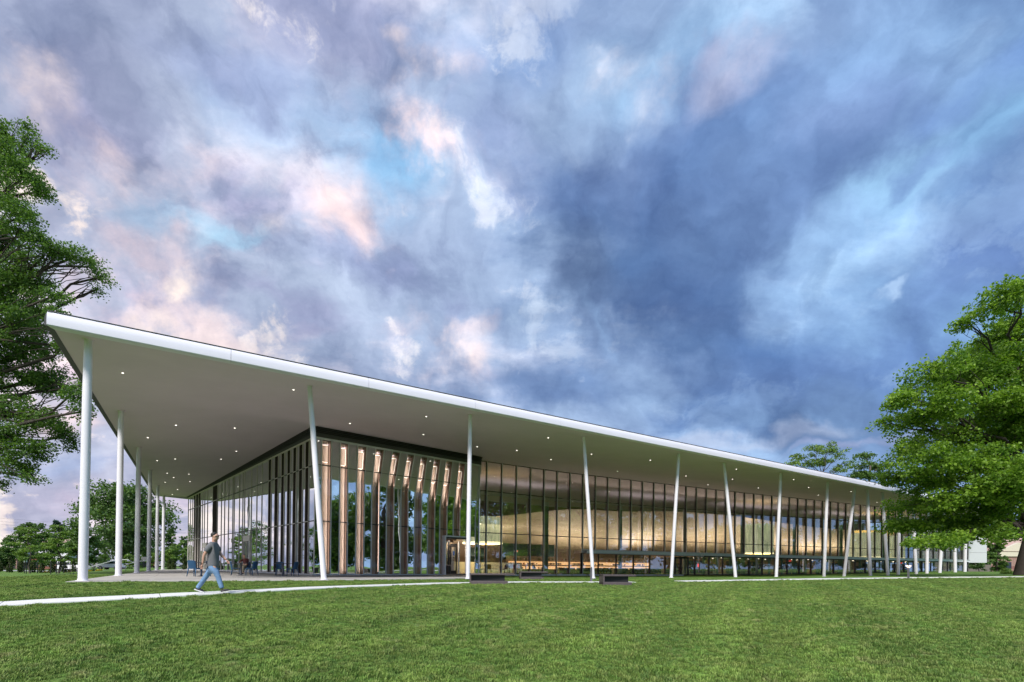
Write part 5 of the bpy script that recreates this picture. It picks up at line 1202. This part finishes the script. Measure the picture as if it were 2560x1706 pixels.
M['car_white'] = mat('car_white', (.72, .72, .74), .25, coat=.6); M['car_glass'] = mat('car_glass', (.02, .025, .03), .06, spec=.9); M['tyre'] = mat('tyre', (.02, .02, .02), .85); M['rim'] = mat('rim', (.35, .35, .36), .3, .8)
M['lens_clear'] = mat('lens_clear', (.6, .6, .58), .1, spec=.9); M['tail_red'] = mat('tail_red', (.35, .02, .02), .2)
def car(name, label, cat, X, D, rz, sc, kind, col, group=None):
    t = thing(name, label, cat, (X, D, tz(X, D)+.06), rz, group); t.scale = (sc, sc, sc)
    if kind == 'suv':
        out = [(-2.2, .45), (-2.25, .95), (-2.1, 1.1), (-1.85, 1.66), (-1.5, 1.74), (.55, 1.72), (1.1, 1.22), (2.1, 1.08), (2.3, .85), (2.3, .45)]; win = [(-1.75, 1.18), (-1.62, 1.60), (.42, 1.60), (.92, 1.20)]
    elif kind == 'van':
        out = [(-2.5, .45), (-2.55, 1.2), (-2.5, 1.85), (-2.3, 2.0), (.9, 2.0), (1.55, 1.42), (2.35, 1.15), (2.5, .9), (2.5, .45)]; win = [(-2.35, 1.22), (-2.28, 1.78), (.8, 1.78), (1.35, 1.28)]
    else:
        out = [(-2.2, .4), (-2.25, .88), (-1.6, .98), (-1.0, 1.40), (.3, 1.42), (1.0, .98), (2.1, .85), (2.2, .4)]; win = [(-1.4, 1.0), (-.95, 1.34), (.26, 1.35), (.85, 1.0)]
    profile_body(t, out, 1.82, col)
    for sy in (-1, 1):
        k = (len(win)); a = [(win[0][0]+(win[3][0]-win[0][0])*u, sy*.86, win[0][1]+.0) for u in (0, 1)]
        for u0, u1 in ((0, .32), (.34, .66), (.68, 1)):
            L_ = lambda u, top: Vector((win[0][0]+(win[3][0]-win[0][0])*u, sy*.905, win[0][1]+(win[3][1]-win[0][1])*u)) if not top else Vector((win[1][0]+(win[2][0]-win[1][0])*u, sy*.845, win[1][1]))
            v = [L_(u0, 0), L_(u1, 0), L_(u1, 1), L_(u0, 1)]; v = v+[p_-Vector((0, sy*.06, 0)) for p_ in v]
            MB().add(v, [(0, 1, 2, 3), (7, 6, 5, 4), (0, 4, 5, 1), (1, 5, 6, 2), (2, 6, 7, 3), (3, 7, 4, 0)]).build('window', M['car_glass'], t)
        for x in (-1.4, 1.42):
            w = MB(); w.tube([(x, sy*.72, .36), (x, sy*.93, .36)], .35, 18); wo = w.build('wheel', M['tyre'], t); MB().tube([(x, sy*.935, .36), (x, sy*.945, .36)], .2, 12).build('rim', M['rim'], wo)
        MB().box((out[-2][0]-.03, sy*.66, .76), (.10, .34, .15)).build('headlight', M['lens_clear'], t); MB().box((out[1][0]+.03, sy*.72, .9), (.1, .16, .28)).build('tail_light', M['tail_red'], t)
    ws = [Vector((win[3][0]+.24, 0, win[3][1]-.02)), Vector((win[2][0]+.2, 0, win[2][1]+.02))]
    v = [ws[0]+Vector((.03, -.72, 0)), ws[0]+Vector((.03, .72, 0)), ws[1]+Vector((.03, .62, 0)), ws[1]+Vector((.03, -.62, 0))]; v = v+[p_-Vector((.12, 0, .03)) for p_ in v]
    MB().add(v, [(0, 1, 2, 3), (7, 6, 5, 4), (0, 4, 5, 1), (1, 5, 6, 2), (2, 6, 7, 3), (3, 7, 4, 0)]).build('windscreen', M['car_glass'], t)
    return t
car('white_suv', 'white sport utility car on the road between the first two columns', 'car', P(279, 1420, 97).x, 97, R(184), 1.0, 'suv', M['car_white'])
car('white_van', 'white van on the road half hidden by the nearest column', 'van', P(184, 1420, 97).x, 97, R(4), 1.0, 'van', M['car_white'])
for i, (x, D, c, l) in enumerate(((228, 150, (.12, .13, .14), 'grey car parked far behind the handrail'), (395, 150, (.3, .03, .03), 'red car parked in the distance before the last columns'), (412, 150, (.6, .6, .62), 'pale car parked in the distance next to the red one'), (352, 150, (.05, .07, .12), 'dark blue car parked in the distance behind the road sign'), (436, 150, (.55, .56, .6), 'silver car parked in the distance beyond the last column'))):
    car('parked_car', l, 'car', P(x, 1420, D).x, D, R(10*i), 1.1, 'sedan', mat('car_paint_%d' % i, c, .3, coat=.5), 'cars parked across the road')
# low dark fence along the road
fn = thing('road_fence', 'long low dark rail fence beyond the road', 'fence', (0, 0, 0))
for i in range(34):
    x0 = -168+i*4.6; y = 112; z = tz(x0, y); MB().box((x0, y, z+.45), (.12, .12, 1.1)).build('post', M['dark_frame'], fn)
    for h in (.5, .9): MB().bar((x0, y, z+h), (x0+4.6, y, tz(x0+4.6, y)+h), .05, .10).build('rail', M['dark_frame'], fn)
# brick courses on a wall plane: real pieces joined in one part
M['brick_red'] = mat('brick_red', (.26, .10, .075), .85, var=.2, vscale=2); M['brick_pink'] = mat('brick_pink', (.36, .22, .19), .85, var=.18, vscale=3); M['brick_dark'] = mat('brick_dark', (.26, .12, .105), .85, var=.15, vscale=3); M['mortar'] = mat('mortar', (.33, .28, .26), .9)
M['cream'] = mat('cream_render', (.62, .57, .46), .7, var=.05); M['roof_pink'] = mat('roof_shingle_pink', (.42, .29, .25), .8, var=.1, vscale=1.5)
def house(name, label, X, D, w, d, h, m, roofm, gable=0):
    z = -.9; t = thing(name, label, 'house', (X, D, z)); MB().box((0, d/2, h/2), (w, d, h)).build('wall', m, t)
    rf = MB(); rf.add([(-w/2-.4, -.5, h), (w/2+.4, -.5, h), (w/2+.4, d+.5, h), (-w/2-.4, d+.5, h), (-w/2-.4, d/2, h+2), (w/2+.4, d/2, h+2)], [(0, 1, 5, 4), (2, 3, 4, 5), (0, 4, 3), (1, 2, 5), (3, 2, 1, 0)]); rf.build('roof', roofm, t)
    for k in range(3):
        x = -w/2+w*(k+.5)/3; f = MB().box((x, -.04, h*.5), (1.5, .12, 1.4)).build('window_frame', M['panel_white'], t); MB().box((x, -.09, h*.5), (1.3, .08, 1.2)).build('pane', M['car_glass'], f)
    MB().box((w*.38, -.05, 1.05), (1.0, .12, 2.1)).build('door', M['dark_frame'], t)
house('brick_house', 'low red brick house glimpsed behind the clipped cypresses', P(118, 1420, 125).x, 125, 9, 7, 2.9, M['brick_red'], M['roof'])
house('pale_house', 'pale roofed house peeping over trees left of the nearest column', P(128, 1400, 190).x, 190, 16, 10, 9.5, M['cream'], M['roof_pink'])
house('tan_house', 'small tan house at the picture edge behind the first cypress', P(8, 1420, 128).x, 128, 7, 6, 2.6, M['brick_pink'], M['roof'])
# the brick hall behind the maple
BX = P(2478, 1400, 118).x; bh = thing('brick_hall', 'banded pink brick hall with cream gable behind the maple trunk', 'building', (BX, 118, -.3))
W_, h1, dp = 46, 4.9, 16
MB().box((W_/2, dp/2, h1/2-.3), (W_, dp, h1)).build('wall', M['mortar'], bh)
def courses(name, m, z0, z1, hb=.26, lb=.95):
    mb = MB(); z = z0; r = 0
    while z < z1-.02:
        x = -(.5 if r % 2 else 0)*lb
        while x < 17:
            a, b = max(x, 0), x+lb-.02
            if b > a: mb.box(((a+b)/2, -.02-random.random()*.012, z+hb/2), (b-a, .05, hb-.025))
            x += lb
        z += hb; r += 1
    tag(mb.build(name, m, bh), kind='stuff')
courses('bricks', M['brick_pink'], .0, 1.5); courses('bricks', M['brick_dark'], 1.5, 2.3); courses('bricks', M['brick_pink'], 2.3, 4.6)
MB().box((W_/2, -.15, 5.2), (W_+.4, .4, 1.2)).build('cornice', M['cream'], bh); MB().add([(1.5, -.4, 5.8), (11, -.4, 5.8), (6.2, -.4, 7.9), (1.5, .4, 5.8), (11, .4, 5.8), (6.2, .4, 7.9)], [(0, 1, 2), (5, 4, 3), (0, 3, 4, 1), (1, 4, 5, 2), (2, 5, 3, 0)]).build('gable', M['cream'], bh)
MB().add([(-.6, -.5, 5.8), (W_+.5, -.5, 5.8), (W_-4, dp/2, 11.5), (4, dp/2, 11.5), (-.6, dp+.5, 5.8), (W_+.5, dp+.5, 5.8)], [(0, 1, 2, 3), (5, 4, 3, 2), (0, 3, 4), (1, 5, 2), (0, 4, 5, 1)]).build('roof', M['roof_pink'], bh)
for k in range(3): MB().box((4+k*5.2, -.08, 2.4), (1.4, .1, 1.7)).build('window', M['car_glass'], bh)
# wires
for i, (y0, y1) in enumerate(((1296, 1312), (1304, 1322), (1311, 1331))):
    t = thing('power_line', 'faint overhead wire, %s of the three above the far trees' % ('highest', 'middle one', 'lowest')[i], 'wire', (0, 0, 0), 0, 'overhead wires'); MB().tube([P(-900, y0-60, 150), P(0, y0, 120), P(210, y1, 115), P(520, y1+26, 115)], .014, 5).build('cable', M['black'], t)

# ------------------------------------------------------------------ cafe furniture indoors
M['red_chair'] = mat('chair_red', (.28, .03, .03), .4); M['orange_seat'] = mat('seat_orange', (.50, .22, .06), .5); M['grey_seat'] = mat('seat_grey', (.3, .31, .31), .6)
ci = [(.9, 1.5, 30, 'grey_seat', 'grey chair inside next to the timber room'), (2.6, 3.2, 160, 'orange_seat', 'orange chair under the glowing curtain pendant'), (3.4, 1.6, 200, 'red_chair', 'red chair inside the second wide bay'), (5.2, 2.4, 90, 'red_chair', 'red chair inside the third wide bay'), (5.8, 3.6, 250, 'orange_seat', 'orange chair behind the red one indoors'), (7.0, 1.8, 20, 'red_chair', 'red chair beside the green inner column')]
for s, off, a, mm, l in ci: p = fac(s, off, .035); chair(l, p, fdir(s)+R(a), M[mm], 'cafe_chair', 'chairs of the reading cafe')
for s, off, l in ((1.9, 2.2, 'small round table inside under the curtain pendant'), (4.3, 2.2, 'small round table inside between two red chairs'), (6.4, 2.6, 'small round table inside nearest the inner column')): cafe_table(l, fac(s, off, .035), 'cafe_table', 'tables of the reading cafe', M['screen'], .38)

# ------------------------------------------------------------------ people
M['skin'] = mat('skin', (.52, .30, .22), .55); M['denim'] = mat('denim', (.14, .25, .42), .8, var=.18, vscale=9); M['tee'] = mat('tee_grey', (.135, .14, .155), .85, var=.1, vscale=8)
M['hair'] = mat('hair_black', (.015, .013, .012), .6); M['shoe'] = mat('shoe_black', (.02, .02, .022), .5); M['sole'] = mat('sole_white', (.7, .7, .7), .6); M['maroon'] = mat('shirt_maroon', (.10, .025, .025), .8); M['khaki'] = mat('trousers_khaki', (.22, .19, .13), .8)
def skinned(name, m, chains, parent, sub=2):
    """chains: lists of (point, radius); equal points share a vertex; grown into one smooth surface"""
    me = bpy.data.meshes.new(name); v = []; e = []; rad = []; key = {}
    def idx(p, r):
        k = (round(p[0], 4), round(p[1], 4), round(p[2], 4))
        if k not in key: key[k] = len(v); v.append(tuple(p)); rad.append(r)
        return key[k]
    for ch in chains:
        pr = None
        for p, r in ch:
            i = idx(p, r)
            if pr is not None and pr != i: e.append((pr, i))
            pr = i
    me.from_pydata(v, e, []); o = bpy.data.objects.new(name, me); COL.objects.link(o); sk = o.modifiers.new('skin', 'SKIN'); sk.use_smooth_shade = True
    if not me.skin_vertices: me.skin_vertices.new()
    for i, r in enumerate(rad):
        rr = r if hasattr(r, '__len__') else (r, r); me.skin_vertices[0].data[i].radius = rr
    me.skin_vertices[0].data[0].use_root = True
    s = o.modifiers.new('sub', 'SUBSURF'); s.levels = sub; s.render_levels = sub
    bpy.context.view_layer.update(); dg = bpy.context.evaluated_depsgraph_get(); nm = bpy.data.meshes.new_from_object(o.evaluated_get(dg)); o.modifiers.clear(); o.data = nm; nm.materials.clear(); nm.materials.append(m)
    for p in nm.polygons: p.use_smooth = True
    o.parent = parent; return o
def head(parent_chains, c, fwd, r=.1):      # skull, jaw, nose and ears as one chain set
    up = Vector((0, 0, 1)); f = Vector(fwd).normalized(); sd = f.cross(up); c = Vector(c)
    parent_chains += [[(c-up*.10-f*.02, .052), (c-up*.05+f*.0, (.074, .074)), (c, (.088, .092)), (c+up*.055, (.084, .088)), (c+up*.095-f*.01, .05)],
                      [(c, (.088, .092)), (c+f*.075-up*.01, .022), (c+f*.105-up*.025, .013)], [(c-up*.05, .074), (c+f*.07-up*.075, .026)],
                      [(c, (.088, .092)), (c+sd*.088-f*.01-up*.01, .016)], [(c, (.088, .092)), (c-sd*.088-f*.01-up*.01, .016)]]
def hand(p, d, side, m, parent, curl=.35):
    d = Vector(d).normalized(); s = Vector(side).normalized(); n = d.cross(s); ch = [[(p, .022), (p+d*.045, (.030, .018)), (p+d*.075, (.034, .015))]]
    for k, L in enumerate((.060, .072, .066, .050)):
        o_ = s*(-.027+.018*k); b = p+d*.085+o_; ch.append([(p+d*.075, (.034, .015)), (b, .0085), (b+d*L*.5+n*L*curl*.3, .008), (b+d*L*.85+n*L*curl, .0065)])
    ch.append([(p+d*.045, (.030, .018)), (p+d*.055-s*.045+n*.01, .010), (p+d*.085-s*.055+n*.02, .008)])
    return skinned('hand', m, ch, parent, 1)
# walking man: facing along the path
WD = 14.0
man = thing('person', 'man in grey t-shirt and blue jeans striding along the white path', 'person', (0, 0, 0)); A_ = lambda x, y, dy=0: P(x, y, WD+dy)
fw = Vector((.93, .37, 0)).normalized(); sdv = Vector((-.37, .93, 0))
hip = A_(533, 1412); chest = A_(535, 1374); neck = A_(534.5, 1356); hd = A_(538, 1341.5); hR = hip-sdv*.09; hL = hip+sdv*.09; shN = A_(530, 1361)-sdv*.17; shF = A_(536, 1361)+sdv*.17
# rear leg = far side, front leg = near side
kneeB = A_(513, 1443)+sdv*.08; ankB = A_(491, 1473)+sdv*.08; kneeF = A_(546, 1441)-sdv*.07; ankF = A_(556.5, 1473.5)-sdv*.07
elbN = A_(514, 1389)-sdv*.22; wrN = A_(510.5, 1411)-sdv*.22; elbF = A_(549, 1387)+sdv*.22; wrF = A_(563, 1400)+sdv*.2
ch = [[(hip, .10), (hip.lerp(chest, .5), (.11, .115)), (chest, (.15, .115)), (neck-Vector((0, 0, .03)), (.075, .06)), (neck+Vector((0, 0, .02)), .052), (hd-Vector((0, 0, .10))-fw*.02, .052)], [(chest, (.15, .115)), (shN, .062), (elbN, .043), (wrN, .028)], [(chest, (.15, .115)), (shF, .062), (elbF, .043), (wrF, .028)],
      [(hip, .10), (hR, .065), (kneeF, .045), (ankF, .035)], [(hip, .10), (hL, .065), (kneeB, .045), (ankB, .035)]]
head(ch, hd, fw); skinned('body', M['skin'], ch, man)
sl = lambda a, b, t: a.lerp(b, t)
skinned('t_shirt', M['tee'], [[(hip+Vector((0, 0, -.13)), (.165, .165)), (hip+Vector((0, 0, .02)), (.165, .165)), (hip.lerp(chest, .5), (.155, .158)), (chest, (.185, .155)), (neck-Vector((0, 0, .045)), (.10, .085))], [(chest, (.185, .155)), (shN, .098), (sl(shN, elbN, .4), .085), (sl(shN, elbN, .75), .074)], [(chest, (.185, .155)), (shF, .098), (sl(shF, elbF, .4), .085), (sl(shF, elbF, .75), .074)]], man)
skinned('jeans', M['denim'], [[(hip+Vector((0, 0, .12)), (.142, .142)), (hip+Vector((0, 0, .03)), (.150, .150)), (hip-Vector((0, 0, .07)), (.152, .152)), (hR-Vector((0, 0, .12))+(kneeF-hR)*.1, .105), (sl(hR, kneeF, .6), .085), (kneeF, .074), (sl(kneeF, ankF, .55), .066), (ankF+Vector((0, 0, .01)), .062)], [(hip-Vector((0, 0, .07)), (.15, .15)), (hL-Vector((0, 0, .12))+(kneeB-hL)*.1, .105), (sl(hL, kneeB, .6), .085), (kneeB, .074), (sl(kneeB, ankB, .55), .066), (ankB+Vector((0, 0, .01)), .062)]], man)
def shoe(ank, heel, toe, parent):
    d = (toe-heel).normalized(); o = skinned('shoe', M['shoe'], [[(heel+Vector((0, 0, .045)), .045), (heel.lerp(toe, .35)+Vector((0, 0, .05)), .046), (heel.lerp(toe, .72)+Vector((0, 0, .035)), .042), (toe+Vector((0, 0, .025)), .030)], [(heel.lerp(toe, .2)+Vector((0, 0, .05)), .045), (ank, .045)]], parent, 1)
    b = MB().bar(heel-d*.03+Vector((0, 0, .008)), toe+d*.01+Vector((0, 0, .008)), .085, .026); b.build('sole', M['sole'], o, bevel=.008)
gz = tz(A_(556, 1480).x, WD)+.035
heF = ankF-fw*.05; heF.z = gz+.01; toF = heF+fw*.25+Vector((0, 0, .05)); shoe(ankF, heF, toF, man)
toB = ankB+fw*.18; toB.z = gz; heB = toB-fw*.22+Vector((0, 0, .085)); shoe(ankB, heB, toB, man)
hand(wrN, (wrN-elbN).normalized(), fw, M['skin'], man); hand(wrF, (wrF-elbF).normalized(), Vector((0, 0, 1)), M['skin'], man, .2)
skinned('hair', M['hair'], [[(hd-fw*.055-Vector((0, 0, .03)), .066), (hd-fw*.045+Vector((0, 0, .035)), (.096, .096)), (hd-fw*.01+Vector((0, 0, .07)), (.088, .086)), (hd+fw*.045+Vector((0, 0, .082)), .042)]], man, 2)
for sg in (-1, 1): MB().lathe(hd+fw*.088+sdv*.032*sg+Vector((0, 0, .008)), [(.002, -.009), (.011, 0), (.002, .009)], 8).build('eye', M['hair'], man)
MB().box(hd+fw*.094-Vector((0, 0, .058)), (.012, .045, .010), math.atan2(fw.y, fw.x)).build('mouth', M['maroon'], man)
# seated person behind the middle table, head propped on a hand
c0 = chair_pos[6]; sp = thing('person', 'dark haired person in maroon top sitting at the middle table head on hand', 'person', (0, 0, 0)); F = Vector((-.25, -.97, 0)).normalized(); S = Vector((-F.y, F.x, 0)); B = Vector((c0.x, c0.y, 0))
hp = B+Vector((0, 0, .55)); ct = hp+F*.10+Vector((0, 0, .36)); nk = ct+F*.05+Vector((0, 0, .17)); h2 = nk+F*.07+Vector((0, 0, .15)); kz = .52
kn = [hp+S*.12+F*.42+Vector((0, 0, kz-.55)), hp-S*.12+F*.42+Vector((0, 0, kz-.55))]; an = [kn[0]+Vector((0, 0, -.43)), kn[1]+Vector((0, 0, -.43))]
sh = [ct+S*.19+Vector((0, 0, .1)), ct-S*.19+Vector((0, 0, .1))]; el = [ct+S*.24+F*.28-Vector((0, 0, .12)), ct-S*.24+F*.28-Vector((0, 0, .12))]; wr = [h2+S*.09+F*.06-Vector((0, 0, .10)), ct-S*.02+F*.42-Vector((0, 0, .10))]
ch = [[(hp, .13), (hp.lerp(ct, .5), .12), (ct, (.15, .12)), (nk, .055), (h2-Vector((0, 0, .10))-F*.02, .052)], [(hp, .13), (kn[0], .06), (an[0], .04)], [(hp, .13), (kn[1], .06), (an[1], .04)], [(ct, (.15, .12)), (sh[0], .06), (el[0], .043), (wr[0], .028)], [(ct, (.15, .12)), (sh[1], .06), (el[1], .043), (wr[1], .028)]]
head(ch, h2, F); skinned('body', M['skin'], ch, sp)
skinned('shirt', M['maroon'], [[(hp, .15), (hp.lerp(ct, .5), .145), (ct, (.175, .145)), (nk-Vector((0, 0, .05)), .08)], [(ct, (.175, .145)), (sh[0], .078), (el[0], .06), (wr[0].lerp(el[0], .15), .042)], [(ct, (.175, .145)), (sh[1], .078), (el[1], .06), (wr[1].lerp(el[1], .15), .042)]], sp)
skinned('trousers', M['khaki'], [[(hp, .15), (kn[0], .08), (an[0]+Vector((0, 0, .04)), .06)], [(hp, .15), (kn[1], .08), (an[1]+Vector((0, 0, .04)), .06)]], sp)
skinned('hair', M['hair'], [[(h2-F*.06, .065), (h2-F*.02+Vector((0, 0, .07)), .09), (h2+F*.04+Vector((0, 0, .09)), .055)]], sp, 1)
for k in (0, 1): a = an[k]; q = Vector((a.x, a.y, .01)); shoe(a, q-F*.05, q+F*.2, sp); hand(wr[k], (wr[k]-el[k]).normalized(), S, M['skin'], sp, .6)
for sg in (-1, 1): MB().lathe(h2+F*.088+S*.032*sg, [(.002, -.009), (.011, 0), (.002, .009)], 6).build('eye', M['hair'], sp)
# planting bed with edging stones in front of the first glass bays
bed = MB(); sp_ = [(fac(s, -1.1, 0), fac(s, -2.6, 0)) for s in np.linspace(1.2, 22, 30)]
for a, b in sp_: bed.v += [(a.x, a.y, tz(a.x, a.y)+.05), (b.x, b.y, tz(b.x, b.y)+.03)]
for i in range(29): bed.f.append((2*i, 2*i+1, 2*i+3, 2*i+2))
tag(bed.build('planting_bed', mat('bed_soil', (.08, .065, .05), .9, var=.3, vscale=6, bump=.5, vec='World')), kind='structure')
g_ = np.random.default_rng(77); cc = []; 
for s in g_.uniform(1.5, 21.5, 130): p = fac(s, g_.uniform(-2.4, -1.3), 0); cc.append((p.x, p.y, tz(p.x, p.y)+.12))
e_ = part('ground_cover', None); tag(e_, kind='stuff'); leaves('leaf_cover', cc, [.22]*len(cc), 26, .08, M['leaf_mid'], e_, .5, .7, 78)
for i, s in enumerate(np.arange(1.5, 22, 1.75)):
    p = fac(s, -3.0, 0); o = MB().box((0, 0, .0), (1.55, .30, .16)).build('edging_stone', M['panel_white']); o.location = (p.x, p.y, tz(p.x, p.y)+.02); o.rotation_euler.z = fdir(s)
    tag(o, 'flat white edging stone lying in the grass before the planting bed', 'stone', 'edging stones of the planting bed')
